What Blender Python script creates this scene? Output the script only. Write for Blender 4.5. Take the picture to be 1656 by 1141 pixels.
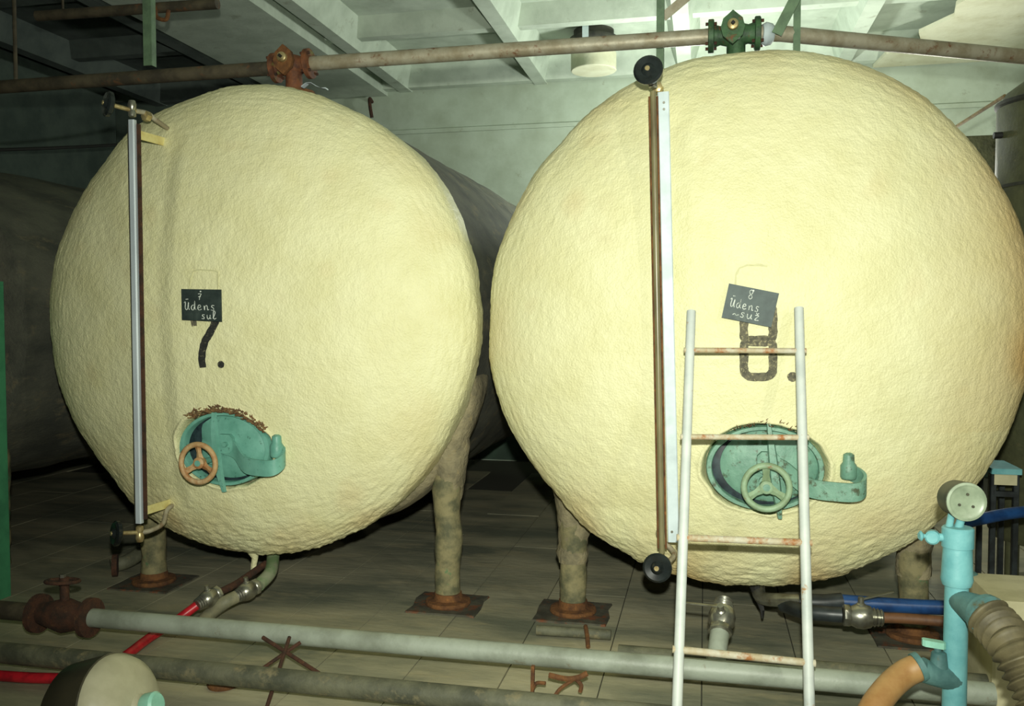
import bpy, math, random
from mathutils import Vector, Matrix, noise

random.seed(7)
scene = bpy.context.scene
for o in list(bpy.data.objects):
    bpy.data.objects.remove(o, do_unlink=True)
C = scene.collection

# ------------------------------------------------------------------ camera
IW, IH, FPX = 1656.0, 1141.0, 1413.0
EYE = Vector((0.0, 0.0, 1.64))
YAW, PITCH = math.radians(12.45), math.radians(2.4)
cd = bpy.data.cameras.new('camera')
cd.sensor_width = 36.0
cd.sensor_fit = 'HORIZONTAL'
cd.lens = FPX / IW * 36.0
cd.clip_start = 0.05
cam = bpy.data.objects.new('camera', cd)
cam.location = EYE
cam.rotation_euler = (math.pi / 2 - PITCH, 0, YAW)
C.objects.link(cam)
scene.camera = cam

# ------------------------------------------------------------------ world, lights, exposure
w = bpy.data.worlds.new('world')
scene.world = w
w.use_nodes = True
w.node_tree.nodes['Background'].inputs[0].default_value = (0.55, 0.8, 0.7, 1)
w.node_tree.nodes['Background'].inputs[1].default_value = 0.03
vs = scene.view_settings
vs.view_transform = 'Standard'
vs.look = 'None'
vs.exposure = 0.30
vs.gamma = 1.0
vs.use_curve_mapping = False


def lamp(name, loc, power, color, radius):
    d = bpy.data.lights.new(name, 'POINT')
    d.energy = power
    d.color = color
    d.shadow_soft_size = radius
    o = bpy.data.objects.new(name, d)
    o.location = loc
    C.objects.link(o)
    return o


fl = lamp('camera_flash', (0.02, -0.02, 1.88), 700, (0.97, 1.0, 0.86), 0.035)
fl.data.type = 'SPOT'
fl.data.spot_size = math.radians(98)
fl.data.spot_blend = 1.0
fl.rotation_euler = (math.radians(90 - 1), 0, math.radians(8.5))
lamp('side_lamp', (1.9, 0.9, 2.55), 60, (1.0, 0.97, 0.8), 0.05)
lamp('rear_lamp', (-0.1, 8.2, 3.05), 115, (0.95, 1.0, 0.93), 0.1)
lamp('rear_side_fill', (1.7, 7.8, 2.7), 60, (1.0, 1.0, 0.88), 0.1)  # unseen fill light, added to brighten the plaster and ceiling at right

# ------------------------------------------------------------------ pixel -> world helper (only used to measure positions)
FW = Vector((-math.sin(YAW) * math.cos(PITCH), math.cos(YAW) * math.cos(PITCH), -math.sin(PITCH)))
RT = Vector((math.cos(YAW), math.sin(YAW), 0))
UP = RT.cross(FW)


def ray(px, py):
    return FW + RT * ((px - IW / 2) / FPX) - UP * ((py - IH / 2) / FPX)


def U(px, py, axis, val):
    d = ray(px, py)
    k = {'x': 0, 'y': 1, 'z': 2}[axis]
    return EYE + d * ((val - EYE[k]) / d[k])


def UD(px, py, depth):
    return EYE + ray(px, py) * depth


# ------------------------------------------------------------------ materials
def lin(c):
    def f(v):
        v = v / 255.0
        return v / 12.92 if v <= 0.04045 else ((v + 0.055) / 1.055) ** 2.4
    return (f(c[0]), f(c[1]), f(c[2]), 1.0)


M = {}


def mat(name, col, col2=None, scale=6, lo=0.42, hi=0.62, col3=None, scale3=3, lo3=0.55, hi3=0.7,
        rough=0.75, metal=0.0, bump=0.0, bscale=40, bdist=0.01, stretch=None, trans=0, spec=0.5, attr=None, attrcol=None,
        rnd=0.0, world=False):
    m = bpy.data.materials.new(name)
    m.use_nodes = True
    nt = m.node_tree
    N, L = nt.nodes, nt.links
    b = N['Principled BSDF']
    b.inputs['Roughness'].default_value = rough
    b.inputs['Metallic'].default_value = metal
    b.inputs['Specular IOR Level'].default_value = spec
    if trans:
        b.inputs['Transmission Weight'].default_value = trans
    tc = N.new('ShaderNodeTexCoord')
    mp = N.new('ShaderNodeMapping')
    if world:
        gm = N.new('ShaderNodeNewGeometry')
        L.new(gm.outputs['Position'], mp.inputs['Vector'])
    else:
        L.new(tc.outputs['Object'], mp.inputs['Vector'])
    if stretch:
        mp.inputs['Scale'].default_value = stretch
    vec = mp.outputs['Vector']
    if rnd:
        oi = N.new('ShaderNodeObjectInfo')
        mu = N.new('ShaderNodeMath'); mu.operation = 'MULTIPLY'; mu.inputs[1].default_value = 40
        L.new(oi.outputs['Random'], mu.inputs[0])
        if not world:
            L.new(mu.outputs[0], mp.inputs['Location'])

    def nz(s, detail=6, r=0.6):
        n = N.new('ShaderNodeTexNoise')
        n.inputs['Scale'].default_value = s
        n.inputs['Detail'].default_value = detail
        n.inputs['Roughness'].default_value = r
        L.new(vec, n.inputs['Vector'])
        return n

    def mix(fac, a, bcol):
        x = N.new('ShaderNodeMix')
        x.data_type = 'RGBA'
        L.new(fac, x.inputs[0])
        if isinstance(a, tuple):
            x.inputs[6].default_value = a
        else:
            L.new(a, x.inputs[6])
        x.inputs[7].default_value = bcol
        return x.outputs[2]

    def rng(src, a, bb):
        r = N.new('ShaderNodeMapRange')
        r.inputs['From Min'].default_value = a
        r.inputs['From Max'].default_value = bb
        L.new(src, r.inputs['Value'])
        return r.outputs['Result']
    cur = lin(col)
    if col2:
        cur = mix(rng(nz(scale).outputs['Fac'], lo, hi), cur, lin(col2))
    if col3:
        cur = mix(rng(nz(scale3, 9, 0.7).outputs['Fac'], lo3, hi3), cur, lin(col3))
    if attr:
        at = N.new('ShaderNodeAttribute')
        at.attribute_name = attr
        cur = mix(at.outputs['Fac'], cur, lin(attrcol))
    if rnd:
        hs = N.new('ShaderNodeHueSaturation')
        rr = N.new('ShaderNodeMapRange')
        rr.inputs['To Min'].default_value = 1 - rnd
        rr.inputs['To Max'].default_value = 1 + rnd
        L.new(oi.outputs['Random'], rr.inputs['Value'])
        L.new(rr.outputs['Result'], hs.inputs['Value'])
        if isinstance(cur, tuple):
            hs.inputs['Color'].default_value = cur
        else:
            L.new(cur, hs.inputs['Color'])
        cur = hs.outputs['Color']
    if isinstance(cur, tuple):
        b.inputs['Base Color'].default_value = cur
    else:
        L.new(cur, b.inputs['Base Color'])
    if bump:
        bn = nz(bscale, 4, 0.55)
        bp = N.new('ShaderNodeBump')
        bp.inputs['Strength'].default_value = bump
        bp.inputs['Distance'].default_value = bdist
        L.new(bn.outputs['Fac'], bp.inputs['Height'])
        L.new(bp.outputs['Normal'], b.inputs['Normal'])
    M[name] = m
    return m


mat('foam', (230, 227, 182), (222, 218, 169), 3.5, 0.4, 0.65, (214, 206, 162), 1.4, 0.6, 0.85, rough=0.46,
    bump=0.5, bscale=95, bdist=0.012, attr='stain_tint', attrcol=(192, 150, 84), spec=0.4)
mat('canvas', (104, 104, 90), (72, 74, 66), 5, 0.35, 0.65, (128, 118, 92), 9, 0.55, 0.7, rough=0.9, bump=0.5, bscale=55, bdist=0.01,
    stretch=(1, .45, 1))
mat('lagging', (150, 140, 110), (112, 106, 84), 9, 0.4, 0.65, (150, 136, 100), 22, 0.55, 0.7, rough=0.95, bump=0.8, bscale=45, bdist=0.012)
mat('leg_paint', (140, 132, 96), (92, 92, 68), 12, 0.4, 0.62, (74, 122, 84), 7, 0.6, 0.68, rough=0.8, bump=0.4, bscale=40)
mat('rust', (118, 78, 42), (78, 50, 30), 18, 0.4, 0.65, (150, 100, 50), 30, 0.58, 0.7, rough=0.9, bump=0.5, bscale=60)
mat('rust_dark', (78, 48, 32), (46, 34, 26), 18, 0.4, 0.65, (104, 70, 44), 30, 0.58, 0.7, rough=0.9, bump=0.5, bscale=60)
mat('slab', (180, 174, 146), (116, 119, 103), 1.6, 0.36, 0.62, (178, 168, 136), 4.0, 0.52, 0.74, rough=0.55, bump=0.4, bscale=22, bdist=0.008, rnd=0.05, world=True, stretch=(.45, 1.3, 1))
mat('joint', (74, 74, 62), rough=0.9)
mat('wall', (176, 190, 172), (160, 172, 152), 3, 0.4, 0.65, (140, 144, 122), 7, 0.62, 0.75, rough=0.85, bump=0.3, bscale=12)
mat('plate', (84, 82, 68), (62, 60, 50), 10, 0.4, 0.62, (116, 66, 36), 9, 0.52, 0.62, rough=0.85, bump=0.4)
mat('ceiling_shade', (92, 102, 96), (72, 82, 78), 3, 0.4, 0.65, rough=0.9, bump=0.3, bscale=12)  # shade of the left ceiling bays put into a darker colour
mat('wall_low_shade', (66, 88, 72), (54, 72, 60), 4, rough=0.7)  # shade low on the back wall, put into the colour
mat('wall_dark', (88, 102, 92), (70, 84, 76), 3, 0.4, 0.65, rough=0.85, bump=0.3, bscale=12)  # dimness of the left side put into a darker wall colour
mat('ceiling', (190, 202, 186), (172, 184, 168), 4, 0.4, 0.65, (132, 134, 112), 6, 0.6, 0.78, rough=0.85, bump=0.3, bscale=14)
mat('plaster', (206, 208, 182), (190, 190, 160), 4, 0.4, 0.65, (160, 150, 116), 8, 0.62, 0.75, rough=0.85, bump=0.4, bscale=16)
mat('teal', (118, 176, 160), (98, 156, 140), 9, 0.4, 0.65, (56, 96, 84), 26, 0.6, 0.68, rough=0.45, bump=0.15, bscale=40)
mat('teal_worn', (122, 164, 144), (98, 140, 122), 9, 0.4, 0.65, (74, 84, 62), 24, 0.54, 0.64, rough=0.5, bump=0.3, bscale=40)
mat('gasket', (22, 32, 40), (44, 60, 66), 20, rough=0.5)
mat('wheel_tan', (190, 158, 112), (164, 116, 72), 18, 0.4, 0.65, (206, 186, 146), 12, 0.55, 0.7, rough=0.6, bump=0.2)
mat('wheel_green', (150, 178, 146), (130, 150, 116), 14, 0.4, 0.65, (140, 100, 64), 22, 0.62, 0.7, rough=0.55, bump=0.2)
mat('aluminium', (196, 206, 212), (172, 182, 190), 7, rough=0.4, metal=0.15, stretch=(1, 1, .2))
mat('white_scale', (206, 220, 224), (186, 200, 204), 6, rough=0.5)
mat('tube_dark', (70, 66, 54), (44, 42, 36), 14, rough=0.3, stretch=(1, 1, .2))
mat('tube_khaki', (132, 126, 92), (96, 88, 64), 9, rough=0.3, stretch=(1, 1, .2))
mat('black_plastic', (24, 28, 28), (36, 42, 42), 12, rough=0.25)
mat('brass', (196, 180, 132), (150, 128, 84), 22, rough=0.35, metal=0.6)
mat('steel', (176, 176, 164), (136, 132, 118), 15, 0.4, 0.65, (92, 84, 66), 25, 0.62, 0.72, rough=0.3, metal=0.85)
mat('steel_pipe', (176, 170, 150), (150, 140, 116), 10, 0.4, 0.62, (120, 80, 52), 14, 0.58, 0.68, rough=0.5, metal=0.25, bump=0.2)
mat('pipe_dark', (86, 78, 60), (60, 54, 42), 8, 0.4, 0.62, (110, 72, 44), 12, 0.58, 0.7, rough=0.75, bump=0.3)
mat('floor_pipe', (158, 166, 152), (128, 134, 120), 5, 0.42, 0.66, (112, 96, 70), 9, 0.62, 0.74, rough=0.5, bump=0.2)
mat('floor_pipe_dark', (104, 104, 84), (72, 74, 60), 7, 0.4, 0.62, (124, 116, 88), 13, 0.55, 0.68, rough=0.7, bump=0.4)
mat('valve_green', (64, 100, 62), (44, 68, 46), 16, 0.4, 0.62, (116, 68, 40), 12, 0.58, 0.68, rough=0.6, bump=0.4)
mat('valve_rust', (122, 74, 44), (82, 50, 34), 16, 0.4, 0.62, (118, 124, 62), 9, 0.58, 0.66, rough=0.75, bump=0.4)
mat('hanger', (104, 130, 100), (78, 98, 78), 10, 0.4, 0.65, (112, 84, 56), 18, 0.6, 0.7, rough=0.6)
mat('chalkboard', (34, 46, 44), (54, 66, 62), 14, 0.42, 0.7, (84, 96, 90), 8, 0.6, 0.85, rough=0.6)
mat('chalkboard_grey', (74, 88, 86), (54, 66, 66), 12, 0.42, 0.7, (108, 120, 112), 8, 0.56, 0.8, rough=0.6)
mat('chalk', (222, 228, 220), (150, 160, 152), 60, 0.45, 0.65, rough=0.9)
mat('paint_black', (46, 46, 42), (30, 32, 30), 30, 0.4, 0.6, (128, 124, 96), 75, 0.56, 0.68, rough=0.8)
mat('paint_grey', (104, 100, 82), (76, 74, 62), 40, 0.4, 0.6, (168, 160, 122), 75, 0.52, 0.66, rough=0.8)
mat('paint_faint', (206, 204, 160), (196, 192, 146), 30, rough=0.7)
mat('torn', (132, 100, 66), (92, 70, 48), 30, 0.4, 0.6, (170, 150, 100), 40, 0.55, 0.65, rough=0.95, bump=0.6)
mat('ladder', (206, 212, 206), (186, 194, 190), 7, 0.4, 0.65, (168, 128, 78), 9, 0.62, 0.7, rough=0.5)
mat('ladder_rung', (196, 192, 172), (176, 162, 130), 12, 0.4, 0.6, (160, 106, 60), 16, 0.5, 0.64, rough=0.65, bump=0.3)
mat('red_hose', (188, 32, 44), (150, 24, 36), 20, rough=0.35)
mat('grey_hose', (140, 136, 110), (108, 108, 88), 9, rough=0.6)
mat('green_pipe', (108, 132, 92), (140, 146, 120), 12, 0.4, 0.6, (70, 92, 62), 20, 0.58, 0.66, rough=0.6)
mat('blue_hose', (34, 74, 128), (24, 54, 100), 12, rough=0.35)
mat('black_hose', (30, 34, 36), (48, 54, 56), 12, rough=0.4)
mat('brown_hose', (110, 74, 46), (84, 54, 34), 12, rough=0.6)
mat('blue_paint', (122, 184, 188), (100, 164, 170), 10, 0.4, 0.65, (120, 150, 132), 7, 0.62, 0.72, rough=0.45, bump=0.15)
mat('blue_dark', (92, 132, 130), (70, 108, 108), 12, 0.4, 0.65, (92, 92, 66), 10, 0.58, 0.68, rough=0.6, bump=0.2)
mat('gauge_case', (74, 74, 58), (52, 54, 44), 14, rough=0.5)
mat('gauge_face', (150, 164, 140), (124, 138, 116), 12, rough=0.35)
mat('corrugated', (112, 104, 76), (84, 78, 58), 9, rough=0.6)
mat('orange_hose', (172, 134, 84), (150, 108, 62), 8, 0.4, 0.62, (204, 170, 110), 5, 0.58, 0.7, rough=0.5)
mat('beige', (206, 200, 164), (188, 182, 146), 6, rough=0.8)
mat('plastic_pale', (178, 174, 148), (160, 156, 130), 5, rough=0.35)
mat('plastic_brown', (62, 58, 44), (48, 46, 36), 5, rough=0.4)
mat('mint', (150, 206, 186), (130, 186, 166), 10, rough=0.4)
mat('olive', (84, 86, 58), (68, 70, 48), 9, 0.4, 0.65, (102, 96, 66), 14, 0.58, 0.7, rough=0.7, bump=0.3)
mat('green_wall_paint', (72, 146, 104), (60, 124, 90), 5, rough=0.6)
mat('white_wall_paint', (196, 204, 196), (178, 188, 178), 5, rough=0.7)
mat('rope', (140, 120, 80), (110, 92, 60), 20, rough=0.9)
mat('cable', (34, 36, 32), rough=0.7)
mat('yellow_bracket', (226, 216, 150), (206, 190, 120), 12, rough=0.6)
mat('vent_dark', (58, 58, 48), (38, 40, 34), 10, rough=0.8)
mat('rubber', (28, 28, 26), rough=0.7)


# ------------------------------------------------------------------ mesh builder
def basis(d):
    d = Vector(d).normalized()
    a = Vector((0, 0, 1)) if abs(d.z) < 0.9 else Vector((1, 0, 0))
    u = d.cross(a).normalized()
    return u, d.cross(u).normalized(), d


class MB:
    def __init__(self):
        self.v, self.f = [], []

    def add(self, vs_, fs):
        n = len(self.v)
        self.v += [Vector(p) for p in vs_]
        self.f += [tuple(i + n for i in f) for f in fs]
        return self

    def rings(self, rings, cap0=True, cap1=True, closed=False):
        k = len(rings[0])
        vs_, fs = [], []
        for r in rings:
            vs_ += r
        n = len(rings)
        for i in range(n if closed else n - 1):
            a, b = i * k, ((i + 1) % n) * k
            for j in range(k):
                q = (j + 1) % k
                fs.append((a + j, a + q, b + q, b + j))
        if not closed:
            if cap0:
                fs.append(tuple(reversed(range(k))))
            if cap1:
                fs.append(tuple(range((n - 1) * k, n * k)))
        return self.add(vs_, fs)

    def tube(self, pts, r, seg=14, caps=True, closed=False, jit=0.0):
        pts = [Vector(p) for p in pts]
        n = len(pts)
        rs = r if isinstance(r, (list, tuple)) else [r] * n
        rings = []
        u = None
        for i, p in enumerate(pts):
            if closed:
                t = pts[(i + 1) % n] - pts[i - 1]
            else:
                t = pts[min(i + 1, n - 1)] - pts[max(i - 1, 0)]
            t.normalize()
            if u is None:
                u = basis(t)[0]
            u = (u - t * u.dot(t)).normalized()
            vv = t.cross(u)
            ring = []
            for j in range(seg):
                a = 2 * math.pi * j / seg
                dd = u * math.cos(a) + vv * math.sin(a)
                rr = rs[i]
                if jit:
                    rr += jit * noise.noise((p + dd * 0.1) * 14)
                ring.append(p + dd * rr)
            rings.append(ring)
        return self.rings(rings, caps, caps, closed)

    def lathe(self, prof, origin, axis, seg=24, cap0=True, cap1=True):
        """prof: (distance along axis, radius)"""
        u, vv, d = basis(axis)
        o = Vector(origin)
        rings = [[o + d * h + (u * math.cos(2 * math.pi * j / seg) + vv * math.sin(2 * math.pi * j / seg)) * max(r, 1e-4)
                  for j in range(seg)] for h, r in prof]
        return self.rings(rings, cap0, cap1)

    def obox(self, c, ax, ay, az, sx, sy, sz, bev=0.0):
        """oriented box with chamfered long edges along az"""
        c = Vector(c)
        ax, ay, az = Vector(ax).normalized(), Vector(ay).normalized(), Vector(az).normalized()
        hx, hy, hz = sx / 2, sy / 2, sz / 2
        b = min(bev, hx * .9, hy * .9)
        if b > 0:
            sec = [(hx - b, hy), (hx, hy - b), (hx, -hy + b), (hx - b, -hy), (-hx + b, -hy), (-hx, -hy + b), (-hx, hy - b), (-hx + b, hy)]
            sec.reverse()
        else:
            sec = [(-hx, -hy), (hx, -hy), (hx, hy), (-hx, hy)]
        return self.rings([[c + ax * x + ay * y + az * z for x, y in sec] for z in (-hz, hz)])

    def box(self, lo, hi, bev=0.0):
        lo, hi = Vector(lo), Vector(hi)
        s = hi - lo
        return self.obox((lo + hi) / 2, (1, 0, 0), (0, 1, 0), (0, 0, 1), s.x, s.y, s.z, bev)

    def bar(self, a, b, wd, th, side=None, bev=0.0):
        a, b = Vector(a), Vector(b)
        d = (b - a).normalized()
        s = Vector(side) if side else basis(d)[0]
        s = (s - d * s.dot(d)).normalized()
        return self.obox((a + b) / 2, s, d.cross(s), d, wd, th, (b - a).length, bev)

    def torus(self, c, axis, R, r, seg=32, rs=10, ax=None, b=1.0):
        u, vv, d = basis(axis)
        c = Vector(c)
        pts = [c + u * R * math.cos(2 * math.pi * i / seg) + vv * R * math.sin(2 * math.pi * i / seg) for i in range(seg)]
        return self.tube(pts, r, rs, closed=True)

    def prism(self, poly, n, th):
        """poly: world points of a planar outline, extruded by th along n"""
        n = Vector(n).normalized() * th
        return self.rings([[Vector(p) for p in poly], [Vector(p) + n for p in poly]])

    def blob(self, c, r, seg=10, sq=(1, 1, 1), jit=0.3):
        c = Vector(c)
        rings = []
        for i in range(1, seg // 2):
            th = math.pi * i / (seg // 2)
            ring = []
            for j in range(seg):
                a = 2 * math.pi * j / seg
                d = Vector((math.sin(th) * math.cos(a) * sq[0], math.sin(th) * math.sin(a) * sq[1], -math.cos(th) * sq[2]))
                k = r * (1 + jit * noise.noise((c + d) * 9))
                ring.append(c + d * k)
            rings.append(ring)
        return self.rings(rings)


def finish(me, m, smooth=True, ang=38):
    me.materials.append(M[m])
    if smooth:
        for p in me.polygons:
            p.use_smooth = True
        me.set_sharp_from_angle(angle=math.radians(ang))
    me.update()


def mesh_of(mb, name, m, origin, smooth=True, ang=38, fix=True):
    me = bpy.data.meshes.new(name)
    o = Vector(origin)
    me.from_pydata([tuple(p - o) for p in mb.v], [], mb.f)
    if fix:
        import bmesh
        bm = bmesh.new()
        bm.from_mesh(me)
        bmesh.ops.recalc_face_normals(bm, faces=bm.faces)
        bm.to_mesh(me)
        bm.free()
    finish(me, m, smooth, ang)
    return me


def thing(name, label, cat, loc, group=None):
    o = bpy.data.objects.new(name, None)
    o.empty_display_size = 0.1
    o.location = loc
    C.objects.link(o)
    o['label'] = label
    o['category'] = cat
    if group:
        o['group'] = group
    return o


def root_loc(o):
    while o.parent:
        o = o.parent
    return o.location.copy()


def part(mb, name, m, parent, label=None, smooth=True, ang=38, fix=True):
    me = mesh_of(mb, name, m, root_loc(parent), smooth, ang, fix)
    o = bpy.data.objects.new(name, me)
    C.objects.link(o)
    o.parent = parent
    if label:
        o['label'] = label
    return o


def single(mb, name, m, label, cat, group=None, smooth=True):
    xs = [p.x for p in mb.v]; ys = [p.y for p in mb.v]; zs = [p.z for p in mb.v]
    org = Vector(((min(xs) + max(xs)) / 2, (min(ys) + max(ys)) / 2, min(zs)))
    me = mesh_of(mb, name, m, org, smooth)
    o = bpy.data.objects.new(name, me)
    o.location = org
    C.objects.link(o)
    o['label'] = label
    o['category'] = cat
    if group:
        o['group'] = group
    return o


def struct(mb, name, m, parent=None, smooth=False, label=None):
    me = mesh_of(mb, name, m, (0, 0, 0), smooth)
    o = bpy.data.objects.new(name, me)
    C.objects.link(o)
    if parent:
        o.parent = parent
    else:
        o['kind'] = 'structure'
    if label:
        o['label'] = label
    return o


def smooth_path(pts, n=8):
    """Catmull-Rom through pts"""
    P = [Vector(p) for p in pts]
    P = [P[0] * 2 - P[1]] + P + [P[-1] * 2 - P[-2]]
    out = []
    for i in range(1, len(P) - 2):
        p0, p1, p2, p3 = P[i - 1:i + 3]
        for k in range(n):
            t = k / n
            out.append(0.5 * ((2 * p1) + (p2 - p0) * t + (2 * p0 - 5 * p1 + 4 * p2 - p3) * t * t + (3 * p1 - p0 - 3 * p2 + p3) * t ** 3))
    out.append(P[-2])
    return out


# ------------------------------------------------------------------ the room
XL, XR, YF, YB, ZC = -7.2, 4.6, -2.6, 9.7, 4.22
RIBD, ZP = 0.26, 4.48
floor = struct(MB().box((XL, YF, -0.12), (XR, YB, -0.012)), 'floor', 'joint', label='dark greenish concrete floor of long slabs with joints running away')
sw, sl = 0.44, 1.92
smesh = mesh_of(MB().obox((0, 0, -0.007), (1, 0, 0), (0, 1, 0), (0, 0, 1), sw - 0.006, sl - 0.004, 0.014), 'slab', 'slab', (0, 0, 0), False)
ix = 0
x = -1.76 - 12 * sw
while x + sw < XR:
    y = YF + (0.96 if ix % 2 else 0.0)
    while y + sl <= YB + 0.01:
        s = bpy.data.objects.new('slab', smesh)
        s.location = (x + sw / 2, y + sl / 2, random.uniform(-0.0025, 0.0))
        s.parent = floor
        C.objects.link(s)
        y += sl
    x += sw
    ix += 1

struct(MB().box((XL, YB, -0.02), (XR, YB + 0.2, ZP + 0.2)), 'wall_back', 'wall', label='whitewashed back wall with a thin ledge')
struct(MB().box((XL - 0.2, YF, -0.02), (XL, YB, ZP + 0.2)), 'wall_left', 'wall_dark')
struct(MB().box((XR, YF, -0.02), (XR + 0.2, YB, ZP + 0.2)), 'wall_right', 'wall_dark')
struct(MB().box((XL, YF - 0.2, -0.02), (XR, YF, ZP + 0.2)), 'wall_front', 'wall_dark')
struct(MB().box((XL + .02, YB - 0.028, 3.74), (XR - .02, YB + 0.01, 3.785)), 'trim_1', 'wall', label='thin horizontal ledge along the back wall')

struct(MB().box((XL + .01, YB - .012, 0), (-4.55, YB + .01, 4.3)), 'trim_3', 'wall_dark', label='left stretch of the back wall with its dimness painted in')  # thin panel added, its dark colour stands in for missing light
struct(MB().box((-4.55, YB - .012, 0), (XR - .01, YB + .01, 1.5)), 'trim_4', 'wall_low_shade', label='dark green band of painted-in shade low on the back wall')  # dark band added low on the wall in place of shade

ceil = struct(MB().box((XL, YF, ZP), (XR, YB, ZP + 0.15)), 'ceiling', 'ceiling', label='coffered concrete ceiling of ribbed slabs')
rib_x = [-6.55, -4.97, -3.39, -1.81, -0.23, 1.35, 2.93, 4.5]


def trap(a, b, wt, wb, zt, zb):
    a, b = Vector(a), Vector(b)
    d = (b - a).normalized()
    s = Vector((-d.y, d.x, 0))
    sec = lambda p: [p - s * wt + Vector((0, 0, zt)), p - s * wb + Vector((0, 0, zb)), p + s * wb + Vector((0, 0, zb)), p + s * wt + Vector((0, 0, zt))]
    return MB().rings([sec(a), sec(b)])


for x in rib_x:
    wide = 0.07
    struct(trap((x, YF, 0), (x, YB, 0), wide + .09, wide, ZP + .01, ZC), 'rib', 'ceiling_shade' if x < -4.5 else 'ceiling', ceil)
yy = YB - 0.10
while yy > YF:
    last = abs(yy - (YB - 0.10)) < 1e-6
    for a, b in zip(rib_x[:-1], rib_x[1:]):
        struct(trap((a, yy, 0), (b, yy, 0), 0.17, 0.06, ZP + .01, ZC + (0.01 if last else 0.09)), 'cross_rib', 'ceiling_shade' if b < -4.5 else 'ceiling', ceil)
    yy -= 1.55

struct(MB().box((XL + .01, YF + .01, ZP - .012), (-4.78, YB - .01, ZP + .005)), 'panel', 'ceiling_shade', ceil)  # thin sheet carrying the painted shade of the left ceiling
struct(MB().box((-4.78, YF, ZC - .03), (-3.62, YB, ZP + .01)), 'rib', 'ceiling', ceil)

# flaking white plaster sheet on the ceiling to the right
edge = [(1.66, 9.68), (1.70, 9.2), (1.95, 8.9), (1.86, 8.6), (2.05, 8.2), (1.99, 7.9), (2.16, 7.4), (2.08, 7.0), (2.2, 6.2), (2.1, 5.6), (2.25, 5.0)]
poly = [Vector((a, b, ZC - 0.03)) for a, b in edge] + [Vector((4.55, 5.0, ZC - 0.03)), Vector((4.55, 9.68, ZC - 0.03))]
struct(MB().prism(poly, (0, 0, 1), 0.035), 'trim_2', 'plaster', label='white plaster sheet with a ragged flaking edge under the ceiling')

# ------------------------------------------------------------------ foam tanks
YR, BULGE = 4.5, 0.40


class Tank:
    def __init__(self, cx, cz, R, seed, mx):
        self.cx, self.cz, self.R, self.seed = cx, cz, R, seed
        self.mx, self.mz, self.ma, self.mb = mx, -0.675, 0.275, 0.205   # manway recess (offset from centre)

    def coarse(self, dx, dz):
        """outward lumps of the sprayed foam, metres"""
        s = self.seed
        p = Vector((dx + s, dz - s, s))
        d = 0.016 * noise.noise(p * 1.7) + 0.004 * noise.noise(p * 4.5)
        r = math.hypot(dx, dz) / self.R
        # ridge where the foam steps up beside the level gauge
        t = max(0.0, min(1.0, (dx + 0.36 + 0.012 * noise.noise(Vector((dz * 3, s, 0)))) / 0.13))
        t = t * t * (3 - 2 * t)
        if abs(dz) < 1.08:
            d += 0.022 * (t - 1) * min(1, (1.08 - abs(dz)) / .15)
        return d

    def base(self, dx, dz):
        r = min(0.9999, math.hypot(dx, dz) / self.R)
        y = YR - BULGE * math.sqrt(1 - r * r)
        return y - self.coarse(dx, dz)

    def hit(self, px, py, off=0.0):
        """point of the foam surface seen at a pixel"""
        y = YR - BULGE * 0.8
        p = None
        for _ in range(12):
            p = U(px, py, 'y', y)
            y = self.base(p.x - self.cx, p.z - self.cz)
        p = p.copy()
        p.y -= off
        return p

    def on(self, dx, dz, off=0.0):
        return Vector((self.cx + dx, self.base(dx, dz) - off, self.cz + dz))


T7 = Tank(-2.485, 1.612, 1.312, 3.1, -0.005)
T8 = Tank(0.185, 1.612, 1.325, 11.7, 0.09)


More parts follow.
